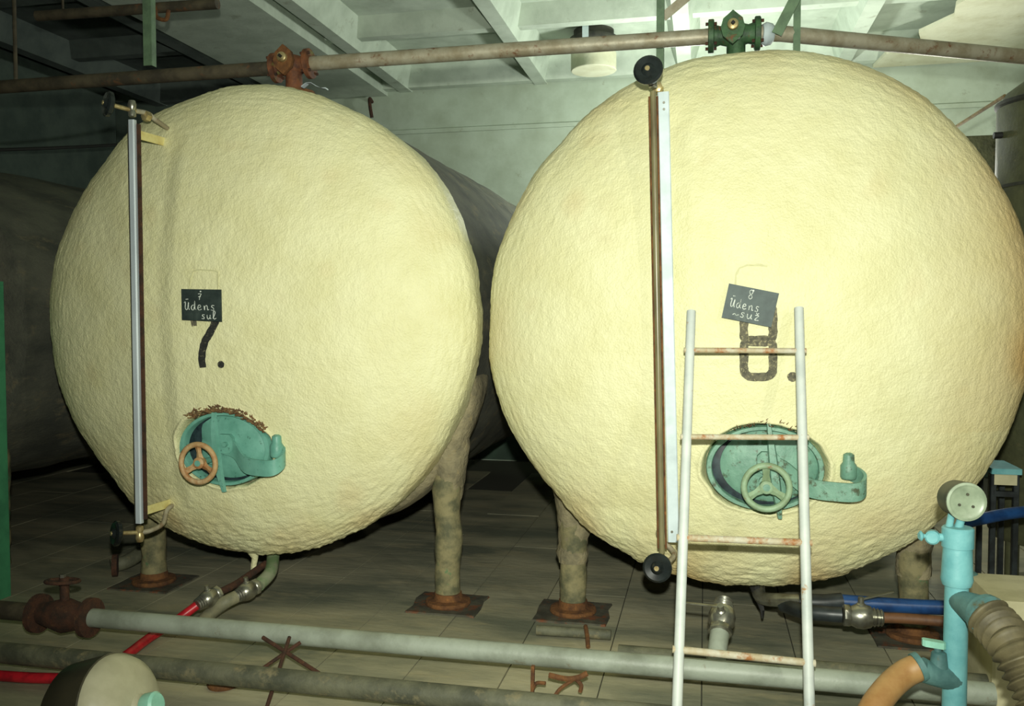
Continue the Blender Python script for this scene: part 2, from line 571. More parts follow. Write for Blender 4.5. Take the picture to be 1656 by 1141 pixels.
def foam_head(T, parent, ochre_right):
    NR, NS, NB = 210, 560, 16
    verts, faces, stain_tint = [], [], []
    R = T.R
    s = T.seed

    def point(phi, a, back):
        r = R * math.sin(phi)
        dx, dz = r * math.cos(a), r * math.sin(a)
        n = Vector((math.sin(phi) * math.cos(a) * BULGE, -math.cos(phi) * R, math.sin(phi) * math.sin(a) * BULGE)).normalized()
        p = Vector((T.cx + dx, YR - BULGE * math.cos(phi) + back, T.cz + dz))
        q = Vector((dx * 1.0 + s, dz, (p.y - YR) + s))
        edge = math.sin(phi) ** 6
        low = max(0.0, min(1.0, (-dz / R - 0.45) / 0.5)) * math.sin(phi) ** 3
        d = T.coarse(dx, dz)
        d += 0.0016 * noise.noise(q * 17) + 0.0022 * noise.noise(q * 42) * (1 + 0.5 * edge)
        # streaky sprayed ridges towards the rim
        d += 0.003 * edge * noise.noise(Vector((r * 60, a * 4, s)))
        d += low * (0.007 * noise.noise(q * 24) + 0.007 * noise.noise(q * 52))
        d += edge * (0.018 * noise.noise(Vector((math.cos(a) * 1.6 + s, math.sin(a) * 1.6, 2.0))) + 0.008 * noise.noise(Vector((math.cos(a) * 6 + s, math.sin(a) * 6, 5.0))))
        p += n * d
        ex, ez = (dx - T.mx) / T.ma, (dz - T.mz) / T.mb
        e = math.hypot(ex, ez) + 0.05 * noise.noise(Vector((dx * 14, dz * 14, s)))
        if e < 1.12 and back == 0:
            t = max(0.0, min(1.0, (1.04 - e) / 0.08))
            p.y += 0.125 * t
            lip = max(0.0, 1 - abs(e - 1.07) / 0.05)
            p.y -= 0.012 * lip
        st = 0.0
        if ochre_right:  # ochre tint grows towards the right rim
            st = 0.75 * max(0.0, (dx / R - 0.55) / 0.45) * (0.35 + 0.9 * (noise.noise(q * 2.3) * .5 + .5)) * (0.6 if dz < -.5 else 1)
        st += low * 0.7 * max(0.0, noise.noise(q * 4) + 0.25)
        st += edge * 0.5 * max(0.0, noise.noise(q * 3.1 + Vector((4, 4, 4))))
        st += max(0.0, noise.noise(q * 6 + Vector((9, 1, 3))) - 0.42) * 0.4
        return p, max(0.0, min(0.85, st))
    p, st = point(0.0, 0.0, 0)
    verts.append(p); stain_tint.append(st)
    for i in range(1, NR + NB + 1):
        if i <= NR:
            phi, back = (math.pi / 2) * (i / NR), 0
        else:
            phi, back = math.pi / 2, 0.008 * (i - NR)
        for j in range(NS):
            a = 2 * math.pi * j / NS
            b2 = back
            if i > NR:
                b2 = back * (1 + 0.5 * noise.noise(Vector((math.cos(a) * 9, math.sin(a) * 9, s))))
            p, st = point(phi, a, b2)
            if i > NR + NB - 3:      # the foam edge turns in to the shell
                k = (i - (NR + NB - 3)) / 3
                c = Vector((T.cx, p.y, T.cz))
                p = c + (p - c) * (1 - 0.09 * k)
            verts.append(p); stain_tint.append(st)
    for j in range(NS):
        faces.append((0, 1 + (j + 1) % NS, 1 + j))
    for i in range(NR + NB - 1):
        a, b = 1 + i * NS, 1 + (i + 1) * NS
        for j in range(NS):
            q = (j + 1) % NS
            faces.append((a + j, a + q, b + q, b + j))
    o = root_loc(parent)
    me = bpy.data.meshes.new('foam_head')
    me.from_pydata([tuple(v - o) for v in verts], [], faces)
    at = me.attributes.new('stain_tint', 'FLOAT', 'POINT')
    at.data.foreach_set('value', stain_tint)
    me.materials.append(M['foam'])
    me.polygons.foreach_set('use_smooth', [True] * len(me.polygons))
    me.update()
    ob = bpy.data.objects.new('foam_head', me)
    C.objects.link(ob)
    ob.parent = parent
    ob['label'] = 'bumpy pale yellow sprayed foam over the domed tank end'
    return ob


def shell(parent, cx, cz, R, y0, y1, seed, name='shell', m='canvas'):
    NS, NY = 120, 60
    rings = []
    for i in range(NY + 1):
        y = y0 + (y1 - y0) * i / NY
        ring = []
        for j in range(NS):
            a = 2 * math.pi * j / NS
            q = Vector((math.cos(a) * 1.5 + seed, math.sin(a) * 1.5, y * 0.8))
            r = R + 0.02 * noise.noise(q) + 0.012 * noise.noise(Vector((a * 5, y * 2.2, seed))) + 0.010 * noise.noise(q * 5)
            ring.append(Vector((cx + r * math.cos(a), y, cz + r * math.sin(a))))
        rings.append(ring)
    for k in range(1, 6):
        ph = k / 6 * math.pi / 2
        rings.append([Vector((cx + R * math.cos(ph) * math.cos(2 * math.pi * j / NS), y1 + 0.35 * math.sin(ph), cz + R * math.cos(ph) * math.sin(2 * math.pi * j / NS))) for j in range(NS)])
    return part(MB().rings(rings), name, m, parent, 'dark grey lagged cylindrical tank body', ang=80)


def leg(parent, cx, cz, R, lx, ly, front, seed, lump=1.0):
    ztop = cz - math.sqrt(max(0.01, (R - 0.02) ** 2 - (lx - cx) ** 2)) + 0.06
    z0 = 0.02
    n = 16
    pts, rs = [], []
    for i in range(n + 1):
        t = i / n
        z = z0 + (ztop - z0) * t
        k = noise.noise(Vector((seed, z * 4, 1.0)))
        pts.append((lx + 0.012 * k, ly, z))
        rs.append(0.072 + 0.014 * max(0, t - .25) + 0.012 * noise.noise(Vector((seed, z * 7, 3.0))))
    lg = part(MB().tube(pts, rs, 18, jit=0.008), 'leg', 'leg_paint', parent)
    if front:
        part(MB().lathe([(0, 0.125), (0.012, 0.13), (0.028, 0.125), (0.034, 0.085), (0.07, 0.078)], (lx, ly, 0.004), (0, 0, 1), 28), 'foot_flange', 'rust', lg)
        a = 0.2
        mb = MB()
        ring = []
        rings = []
        for z, k in ((-0.002, 1.0), (0.008, 0.98)):
            rings.append([Vector((lx + a * k * ux + .02 * noise.noise(Vector((ux, uy, seed))), ly + a * 0.9 * k * uy, z)) for ux, uy in
                          ((-1, -1), (-.3, -1.02), (.4, -.97), (1, -1), (1.02, -.2), (.97, .5), (1, 1), (.2, 1.02), (-.5, .98), (-1, 1), (-1.02, .3), (-.98, -.4))])
        part(mb.rings(rings), 'floor_plate', 'plate', lg)
        # lagging sleeve and saddle lump around the top of the leg
        top = []
        rr = []
        for i in range(12):
            t = i / 11
            z = ztop - 0.34 * lump + (0.40 * lump) * t
            top.append((lx + 0.02 * noise.noise(Vector((seed, z * 3, 7))), ly + .01, z))
            rr.append(0.082 + 0.05 * t * t + 0.012 * noise.noise(Vector((seed * 2, z * 11, 0))))
        part(MB().tube(top, rr, 20, jit=0.02), 'leg_lagging', 'lagging', lg)
    return lg


def saddle(parent, T, a0, a1, y0, y1):
    """grey lagging pad on the flank, bulging over the leg"""
    n, m = 22, 10
    outer, rings = [], []
    for i in range(n + 1):
        t = i / n
        a = a0 + (a1 - a0) * t
        ring_o, ring_i = [], []
        for j in range(m + 1):
            s = j / m
            y = y0 + (y1 - y0) * s
            k = math.sin(math.pi * min(1, max(0, s))) ** .4 * math.sin(math.pi * t) ** .5
            r = T.R - 0.02 + 0.07 * k + 0.012 * noise.noise(Vector((a * 8, y * 9, T.seed)))
            ring_o.append(Vector((T.cx + r * math.cos(a), y, T.cz + r * math.sin(a))))
            ring_i.append(Vector((T.cx + (T.R - .12) * math.cos(a), y, T.cz + (T.R - .12) * math.sin(a))))
        rings.append(ring_o + ring_i[::-1])
    return part(MB().rings(rings), 'saddle_lagging', 'lagging', parent, ang=70)


def ellipse_ring(c, a, b, n, y0, y1, inner, seg=48):
    """oval collar in the xz plane between y0 (front) and y1"""
    mb = MB()
    out = []
    for k, yy in ((1.0, y1), (1.0, y0 + 0.006), (0.985, y0), (inner + .015, y0), (inner, y0 + 0.006), (inner, y1)):
        out.append([Vector((c.x + a * k * math.cos(2 * math.pi * j / seg), yy, c.z + b * k * math.sin(2 * math.pi * j / seg))) for j in range(seg)])
    return mb.rings(out, False, False, closed=True)


def oval_plate(c, a, b, y0, y1, dome=0.0, seg=44, tilt=0.0, cut=None):
    mb = MB()
    rings = []
    for k, yy in ((1.0, y1), (1.0, y0 + .004), (0.97, y0), (0.75, y0 - dome * .5), (0.4, y0 - dome * .85), (0.02, y0 - dome)):
        ring = []
        for j in range(seg):
            x, z = a * k * math.cos(2 * math.pi * j / seg), b * k * math.sin(2 * math.pi * j / seg)
            if cut is not None and x < cut:
                x = cut
            ring.append(Vector((c.x + x, yy + tilt * x, c.z + z)))
        rings.append(ring)
    return mb.rings(rings)


def spoked_wheel(mb, c, axis, R, r, hub, spokes=3, rot=0.3, dish=0.02):
    c = Vector(c)
    u, vv, d = basis(axis)
    mb.torus(c, axis, R, r, 36, 10)
    mb.lathe([(-0.02, hub * .8), (-0.012, hub), (0.02, hub), (0.026, hub * .7)], c - d * dish, axis, 16)
    for k in range(spokes):
        a = rot + 2 * math.pi * k / spokes
        e = u * math.cos(a) + vv * math.sin(a)
        s = c - d * dish
        mb.rings([[p + q for q in (e.cross(d) * wd, d * th, -e.cross(d) * wd, -d * th)] for p, wd, th in
                  ((s + e * hub * .6, r * 1.5, r * .7), (s + e * R * .55 + d * dish * .4, r * .95, r * .6), (c + e * (R - r * .2), r * 1.25, r * .6))])
    return mb


def manway(T, parent, wheel_mat, metal_mat, wheel_off, tilt, cut, hook_px):
    c = Vector((T.cx + T.mx, 0, T.cz + T.mz))
    ys = T.base(T.mx, T.mz)           # foam surface level
    yb = ys + 0.07                    # floor of the recess
    root = part(ellipse_ring(c, T.ma * 0.96, T.mb * 0.96, 0, ys + 0.012, yb + 0.03, 0.90), 'manway_neck', metal_mat, parent, 'teal oval collar of the manway set into the foam')
    part(oval_plate(c, T.ma * 0.9, T.mb * 0.9, yb - 0.004, yb + 0.03), 'gasket', 'gasket', root, 'dark opening behind the manway door')
    dc = c + Vector((0.02, 0, 0.012))
    part(oval_plate(dc, T.ma * 0.80, T.mb * 0.83, yb - 0.028, yb - 0.006, 0.022, tilt=tilt, cut=cut), 'door', metal_mat, root)
    # strongback bar crossing the opening from top to bottom
    mb = MB()
    z1, z0 = c.z + T.mb * 1.03, c.z - T.mb * 1.1
    bx = c.x + wheel_off.x + 0.045
    mb.rings([[Vector((x + dx, y, z)) for dx, y in ((-wd, yy + .018), (wd, yy + .018), (wd * .7, yy), (-wd * .7, yy))] for x, z, wd, yy in
              ((bx - .03, z1, .010, ys - .012), (bx - .015, c.z + .08, .020, ys - .034), (bx, c.z - .05, .024, ys - .04), (bx + .012, c.z - .13, .020, ys - .034), (bx + .025, z0, .010, ys - .012))])
    part(mb, 'strongback', metal_mat, root)
    # screw spindle and handwheel
    wc = Vector((c.x + wheel_off.x, ys - 0.13, c.z + wheel_off.z))
    part(MB().lathe([(0, 0.016), (0.13, 0.016), (0.131, 0.026), (0.16, 0.026)], wc + Vector((0, -0.01, 0)), (0, 1, 0), 14), 'spindle', metal_mat, root)
    part(spoked_wheel(MB(), wc, (0, -1, 0), 0.098, 0.0145, 0.03, 3, 0.55), 'handwheel', wheel_mat, root)
    # hinge arm: flat strap curving out of the door and hooking back to a lug on the right
    hp = hook_px
    A = [(0.0, yb - .06, .02), (.09, yb - .075, .0), (.19, ys - .05, -.065), (.32, ys - .085, -.075), (.405, ys - .09, -.07), (.44, ys - .05, -.045), (.425, ys, -.02), (.37, ys + .05, 0.)]
    sp = smooth_path([Vector((c.x + a_ * hp, b_, c.z + d_)) for a_, b_, d_ in A], 6)
    rings = []
    for i, p in enumerate(sp):
        t = (sp[min(i + 1, len(sp) - 1)] - sp[max(i - 1, 0)]).normalized()
        upv = Vector((0, 0, 1))
        nn = t.cross(upv).normalized()
        h = 0.045 - 0.008 * (i / len(sp))
        rings.append([p + upv * h + nn * .007, p + upv * h - nn * .007, p - upv * h - nn * .007, p - upv * h + nn * .007])
    part(MB().rings(rings), 'hinge_arm', metal_mat, root)
    hc = c + Vector((0.375 * hp, ys + 0.0 - c.y, 0.02))
    part(MB().lathe([(0, 0.03), (0.01, 0.036), (0.06, 0.036), (0.075, 0.026), (0.11, 0.024), (0.118, 0.012)], hc + Vector((0, 0, -0.05)), (0, 0, 1), 16), 'hinge_pin', metal_mat, root)
    # boss with a square nut in the middle of the door
    mb = MB().obox(c + Vector((0.015, yb - 0.055 - c.y, 0.03)), (1, 0, 0), (0, 0, 1), (0, 1, 0), 0.10, 0.10, 0.05, 0.02)
    mb.lathe([(0, 0.014), (0.03, 0.014)], c + Vector((0.03, yb - 0.075 - c.y, 0.03)), (0, -1, 0), 6)
    part(mb, 'door_boss', metal_mat, root)
    return root


def torn_edge(T, parent, a0, a1, n, size):
    mb = MB()
    for i in range(n):
        a = a0 + (a1 - a0) * (i + random.random()) / n
        k = 1.02 + random.uniform(-0.05, 0.08)
        dx, dz = T.mx + T.ma * k * math.cos(a), T.mz + T.mb * k * math.sin(a)
        p = T.on(dx, dz, 0.0)
        q = p + Vector((random.uniform(-.02, .02), random.uniform(-0.025, -0.004), random.uniform(0.0, .025)))
        mb.tube([p + Vector((0, .02, 0)), (p + q) / 2 + Vector((random.uniform(-.008, .008), -.004, 0)), q], [size, size * .8, size * .25], 6)
    return part(mb, 'torn_edge', 'torn', parent, 'ragged brown torn foam above the manway')


def ribbon(T, pts, width, m, parent, name, off=0.004, jit=0.004, closed=False, step=0.012):
    """paint stroke hugging the foam; pts are (dx, dz) offsets from the tank centre"""
    P = [Vector((p[0], 0, p[1])) for p in pts]
    path = []
    segs = list(zip(P, P[1:] + ([P[0]] if closed else [])))
    if not closed:
        segs = segs[:len(P) - 1]
    for a, b in segs:
        n = max(1, int((b - a).length / step))
        for k in range(n):
            path.append(a + (b - a) * k / n)
    if not closed:
        path.append(P[-1])
    verts, faces = [], []
    W = 5
    n = len(path)
    for i, p in enumerate(path):
        if closed:
            t = path[(i + 1) % n] - path[i - 1]
        else:
            t = path[min(i + 1, n - 1)] - path[max(i - 1, 0)]
        t.normalize()
        s = Vector((-t.z, 0, t.x))
        for j in range(W + 1):
            k = (j / W - 0.5) * width
            if j in (0, W):
                k += jit * noise.noise(Vector((p.x * 60, p.z * 60, j)))
            q = p + s * k
            verts.append(T.on(q.x, q.z, off))
    for i in range(n if closed else n - 1):
        for j in range(W):
            a = i * (W + 1) + j
            b = ((i + 1) % n) * (W + 1) + j
            faces.append((a, a + 1, b + 1, b))
    return part(MB().add(verts, faces), name, m, parent, fix=False)


def disc_mark(T, dx, dz, r, m, parent, name):
    vs_ = [T.on(dx, dz, 0.005)]
    n = 16
    for j in range(n):
        a = 2 * math.pi * j / n
        k = r * (1 + 0.2 * noise.noise(Vector((math.cos(a) * 3, math.sin(a) * 3, dx))))
        vs_.append(T.on(dx + k * math.cos(a), dz + k * math.sin(a), 0.005))
    return part(MB().add(vs_, [(0, 1 + j, 1 + (j + 1) % n) for j in range(n)]), name, m, parent, fix=False)


def off(T, px, py):
    p = T.hit(px, py)
    return (p.x - T.cx, p.z - T.cz)


def rounded_loop(T, x0, y0, x1, y1, r, n=5):
    pts = []
    for cx, cy, a0 in ((x1 - r, y0 + r, -90), (x1 - r, y1 - r, 0), (x0 + r, y1 - r, 90), (x0 + r, y0 + r, 180)):
        for k in range(n + 1):
            a = math.radians(a0 + 90 * k / n)
            pts.append(off(T, cx + r * math.cos(a), cy + r * math.sin(a)))
    return pts


# --- tank 7 (left)
t7 = thing('foam_tank', 'pale yellow foam-covered tank end painted 7, left of the ladder', 'tank', (T7.cx, YR, 0), 'yellow foam tanks')
foam_head(T7, t7, False)
shell(t7, T7.cx, T7.cz, T7.R - 0.025, YR + 0.06, 8.9, 2.0)
leg(t7, T7.cx, T7.cz, T7.R, -1.415, 4.72, True, 1.0)
leg(t7, T7.cx, T7.cz, T7.R, -3.30, 4.72, True, 2.0, 0.6)
leg(t7, T7.cx, T7.cz, T7.R, -1.45, 8.3, False, 3.0)
leg(t7, T7.cx, T7.cz, T7.R, -3.4, 8.3, False, 4.0)
saddle(t7, T7, math.radians(-62), math.radians(-14), YR + 0.13, YR + 0.42)
manway(T7, t7, 'wheel_tan', 'teal', Vector((-0.06, 0, -0.055)), -0.05, -0.17, 0.84)
torn_edge(T7, t7, math.radians(28), math.radians(128), 170, 0.006)
pts = [off(T7, *p) for p in ((352, 505), (349, 520), (341, 537), (332, 551), (328, 566), (327, 580), (329, 594))]
ribbon(T7, pts, 0.042, 'paint_black', t7, 'painted_digit')
ribbon(T7, [off(T7, *p) for p in ((312, 505), (313, 515), (315, 527))], 0.032, 'paint_grey', t7, 'painted_digit')
disc_mark(T7, *off(T7, 358, 589), 0.019, 'paint_black', t7, 'painted_dot')
ribbon(T7, [off(T7, *p) for p in ((306, 470), (308, 450), (313, 438), (322, 436), (345, 437), (353, 440), (353, 470))], 0.007, 'paint_faint', t7, 'number_outline', 0.005)
# foam icicle under the rim
p = U(410, 893, 'y', YR + .02)
part(MB().tube([p + Vector((-.01, 0, .05)), p, p + Vector((.01, 0, -.03)), p + Vector((.0, 0, -.08)), p + Vector((-.006, -.01, -.13))], [.05, .03, .018, .013, .006], 12, jit=.006), 'foam_drip', 'foam', t7)

# --- tank 8 (right)
t8 = thing('foam_tank', 'pale yellow foam-covered tank end painted 8, behind the ladder', 'tank', (T8.cx, YR, 0), 'yellow foam tanks')
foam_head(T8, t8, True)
shell(t8, T8.cx, T8.cz, T8.R - 0.025, YR + 0.06, 8.9, 5.0)
leg(t8, T8.cx, T8.cz, T8.R, -0.70, 4.74, True, 5.0, 1.25)
leg(t8, T8.cx, T8.cz, T8.R, 1.05, 4.74, True, 6.0, 1.1)
leg(t8, T8.cx, T8.cz, T8.R, -0.75, 8.3, False, 7.0)
leg(t8, T8.cx, T8.cz, T8.R, 1.15, 8.3, False, 8.0)
manway(T8, t8, 'wheel_green', 'teal_worn', Vector((-0.0, 0, -0.06)), 0.0, None, 0.97)
torn_edge(T8, t8, math.radians(60), math.radians(120), 22, 0.003)
ribbon(T8, rounded_loop(T8, 1203, 492, 1250, 553, 13), 0.038, 'paint_grey', t8, 'painted_digit', closed=True)
ribbon(T8, rounded_loop(T8, 1203, 549, 1250, 609, 13), 0.038, 'paint_grey', t8, 'painted_digit', closed=True)
disc_mark(T8, *off(T8, 1281, 609), 0.022, 'paint_grey', t8, 'painted_dot')
ribbon(T8, [off(T8, *p) for p in ((1189, 470), (1190, 445), (1196, 433), (1208, 429), (1230, 428), (1241, 430))], 0.008, 'paint_faint', t8, 'number_outline', 0.005)

# --- neighbouring dark tank at far left
t6 = thing('lagged_tank', 'dark grey lagged tank body at far left behind the green pillar', 'tank', (-5.2, YR, 0))
shell(t6, -5.2, 1.58, 1.12, 4.62, 8.9, 9.0)
leg(t6, -5.2, 1.58, 1.12, -4.5, 4.8, False, 10.0)
leg(t6, -5.2, 1.58, 1.12, -5.9, 4.8, False, 11.0)
leg(t6, -5.2, 1.58, 1.12, -4.5, 8.2, False, 12.0)
leg(t6, -5.2, 1.58, 1.12, -5.9, 8.2, False, 13.0)


# ------------------------------------------------------------------ level gauges
def level_gauge(T, label, style):
    gx, gy = T.cx - 0.435, 4.06
    if style == 8:
        gx = T.cx - 0.37
    lean = -0.055 if style == 8 else 0.0
    zt, zb = 2.66, 0.545
    g = thing('level_gauge', label, 'gauge', (gx, gy, zb - .1), 'tank level gauges')
    at, ab = T.on(-0.40, 1.02), T.on(-0.40, -1.02)
    if style == 7:
        part(MB().bar((gx, gy, zb), (gx, gy, zt), 0.036, 0.03, (1, 0, 0), .006), 'sight_channel', 'aluminium', g, 'bright aluminium channel')
        part(MB().tube([(gx - .026, gy + .012, zb + .02), (gx - .026, gy + .012, zt - .02)], 0.011, 10), 'sight_tube', 'tube_dark', g)
        part(MB().bar((gx + .028, gy + .012, zb + .02), (gx + .028, gy + .012, zt - .02), 0.012, 0.02, (1, 0, 0)), 'back_strip', 'rust_dark', g)
        wax = Vector((-0.58, -0.8, 0.12))
    else:
        part(MB().tube([(gx, gy, zb), (gx + lean, gy, zt)], 0.0135, 12), 'sight_tube', 'tube_khaki', g)
        part(MB().bar((gx + .052, gy + .02, zb + .05), (gx + .045 + lean, gy + .02, zt - .0), 0.052, 0.016, (1, 0, 0), .004), 'scale_strip', 'white_scale', g, 'long white measuring strip')
        for z in (zt - .05, zt - .08, zb + .1):
            part(MB().lathe([(0, .006), (.006, .006)], (gx + .047 + lean * (z - zb) / (zt - zb), gy + .012, z), (0, -1, 0), 8), 'rivet', 'steel', g)
        part(MB().tube([(gx - .017, gy + .008, zb + .02), (gx - .017 + lean, gy + .008, zt - .02)], 0.005, 8), 'guard_rod', 'rust', g)
        part(MB().tube([(gx + .018, gy + .01, zb + .02), (gx + .018 + lean, gy + .01, zt - .02)], 0.005, 8), 'guard_rod', 'rust', g)
        wax = Vector((-0.12, -1.0, 0.12))
    # top and bottom cocks with black handwheels, connection pipes and flat brackets
    for z, tp, sgn in ((zt, at, 1), (zb, ab, -1)):
        gx_ = gx + (lean if sgn > 0 else 0)
        c = Vector((gx_, gy, z + sgn * 0.05))
        cock = part(MB().lathe([(-.035, .014), (-.03, .02), (-.01, .02), (0, .016), (.01, .02), (.03, .022), (.05, .016)], c, (0, 0, sgn), 16), 'cock', 'brass' if sgn < 0 else 'steel', g)
        wd = wax.normalized()
        wc = c + wd * 0.12
        part(MB().tube([c - wd * .02, wc], 0.011, 10), 'stem', 'brass', cock)
        part(MB().lathe([(-.022, .02), (-.02, .05), (-.012, .064), (.006, .066), (.014, .056), (.010, .03), (.018, .022), (.024, .016)], wc, wd, 28), 'handwheel', 'black_plastic', cock, 'round black plastic handwheel')
        part(MB().lathe([(0, .011), (.006, .011)], wc + wd * .022, wd, 12), 'hub_nut', 'brass', cock)
        sgz = -sgn
        if sgn > 0:
            path = [c, c + Vector((.02, .1, .005)), Vector((tp.x, tp.y - .08, c.z - .02)), Vector((tp.x + .015, tp.y + .06, c.z - .06))]
        else:
            path = [c, c + Vector((.03, .05, .0)), c + Vector((.05, .13, .02)), Vector((tp.x + .005, tp.y - .04, c.z + .085)), Vector((tp.x + .02, tp.y + .06, c.z + .11))]
        part(MB().tube(smooth_path(path, 6), .013, 10), 'connection_pipe', 'steel_pipe', cock)
        mid = c.lerp(path[-2], .6)
        if sgn > 0:
            part(MB().lathe([(-.02, .018), (-.015, .027), (.015, .027), (.02, .018)], mid, path[-2] - c, 6), 'union_nut', 'brass', cock)
        zb_ = z - sgn * (.07 if sgn > 0 else .06)
        e = T.on(-0.40, zb_ - T.cz) + Vector((0, .05, 0))
        part(MB().bar((gx_ + .012, gy + .01, zb_), e, 0.045, 0.006, (0, 0, 1)), 'bracket', 'yellow_bracket', g, 'pale yellow flat bracket')
    return g


level_gauge(T7, 'tall aluminium level gauge with side-facing black handwheels on the tank painted 7', 7)
level_gauge(T8, 'tall level gauge with white scale strip beside the ladder on tank painted 8', 8)

# ------------------------------------------------------------------ chalkboards
GL = {  # handwriting strokes in a unit box: x right, y up
    '7': [[(0.1, .95), (.8, .95), (.45, .5), (.35, 0)], [(.15, .5), (.65, .52)]],
    '8': [[(.75, .85), (.5, 1), (.25, .85), (.35, .6), (.65, .4), (.75, .18), (.5, 0), (.25, .18), (.4, .42), (.65, .6), (.75, .85)]],
    'U': [[(.0, .85), (.15, 1), (.25, .9), (.18, .3), (.35, .02), (.6, .15), (.8, .95), (.78, .3), (.95, .0)], [(.3, 1.3), (.75, 1.33)]],
    'd': [[(.7, .55), (.35, .6), (.1, .3), (.3, .0), (.6, .15), (.75, 1.1), (.75, .2), (1, .05)]],
    'e': [[(.1, .3), (.6, .38), (.55, .6), (.25, .58), (.1, .25), (.35, .0), (.8, .12)]],
    'n': [[(.05, .55), (.15, .0), (.2, .4), (.5, .6), (.65, .4), (.7, .05), (.95, .1)]],
    's': [[(.7, .58), (.35, .62), (.25, .42), (.6, .25), (.5, .0), (.1, .05)]],
    'u': [[(.05, .6), (.12, .1), (.4, .0), (.65, .3), (.7, .6), (.72, .1), (.95, .05)]],
    'l': [[(.1, .1), (.55, .8), (.5, 1.15), (.25, 1.1), (.2, .3), (.4, .0), (.8, .15)]],
    'z': [[(.15, .6), (.75, .6), (.2, .02), (.85, .02)], [(.25, .95), (.45, .78), (.7, .95)]],
    '-': [[(.0, .1), (.3, .3), (.6, .1), (1, .25)]],
}


def chalkboard(T, corners, label, m, rows):
    P = [U(px, py, 'y', T.hit(px, py).y - 0.035) for px, py in corners]   # tl, tr, br, bl
    ymin = min(p.y for p in P)
    P = [U(px, py, 'y', ymin) for px, py in corners]
    tl, tr, br, bl = P
    c = (tl + tr + br + bl) / 4
    b = thing('chalkboard', label, 'board', c, 'small chalkboards on the tanks')
    part(MB().prism(P, (0, 1, 0), 0.008), 'board_panel', m, b, smooth=False)
    ux, uz = (tr - tl), (tl - bl)

    def at(u, v):
        return bl + ux * u + uz * v + Vector((0, -0.0008, 0))
    mb = MB()
    for text, u0, v0, wd, h in rows:
        for i, ch in enumerate(text):
            for st in GL[ch]:
                pp = [at(u0 + (i + gx * .85) * wd, v0 + gy * h) for gx, gy in st]
                pp = smooth_path(pp, 4) if len(pp) > 2 else pp
                mb.tube(pp, 0.0019, 5)
    part(mb, 'chalk_writing', 'chalk', b, 'white chalk handwriting')
    # screws through the corners and the peg behind
    mb = MB()
    for u, v in ((.5, .93),):
        mb.lathe([(0, .004), (.004, .004)], at(u, v), (0, -1, 0), 8)
    part(mb, 'nail_head', 'chalk', b)
    q = (tl + tr) / 2 - uz * .1
    part(MB().tube([q + Vector((0, .004, 0)), q + Vector((0, .12, -.005))], .006, 8), 'hanging_peg', 'steel', b)
    return b


chalkboard(T7, [(293, 467), (357, 468), (358, 520), (294, 517)], 'black chalkboard hung level above the black 7', 'chalkboard',
           [('7', .42, .66, .13, .2), ('Udens', .07, .33, .165, .26), ('sul', .5, .05, .14, .22)])
chalkboard(T8, [(1179, 458), (1260, 474), (1247, 529), (1167, 513)], 'grey chalkboard hanging tilted over the grey 8', 'chalkboard_grey',
           [('8', .40, .68, .16, .26), ('Udens', .10, .36, .125, .24), ('-suz', .2, .12, .14, .22)])

# ------------------------------------------------------------------ overhead pipe, valves, hangers
YP = 4.9
pa = U(-90, 147, 'y', YP)
pv7a, pv7b = U(446, 110, 'y', YP), U(500, 103, 'y', YP)
pv8a, pv8b = U(1150, 59, 'y', YP), U(1225, 54, 'y', YP)
ZPI = (pv8a.z + pv7a.z) / 2
pr = U(1690, 95, 'z', ZPI - .02)
dr = 0.042
single(MB().tube([pa, pv7a + Vector((.02, 0, 0))], dr, 16), 'overhead_pipe', 'pipe_dark', 'dark rusty overhead pipe running left from the rusty valve', 'pipe', 'overhead pipe runs')
single(MB().tube([pv7b - Vector((.02, 0, 0)), pv8a + Vector((.02, 0, 0))], dr, 16), 'overhead_pipe', 'steel_pipe', 'pale stained overhead pipe between the rusty and the green valve', 'pipe', 'overhead pipe runs')
single(MB().tube([pv8b - Vector((.02, 0, 0)), pv8b + Vector((.12, .03, 0)), pr], dr, 16), 'overhead_pipe', 'steel_pipe', 'stained overhead pipe bending away right of the green valve', 'pipe', 'overhead pipe runs')


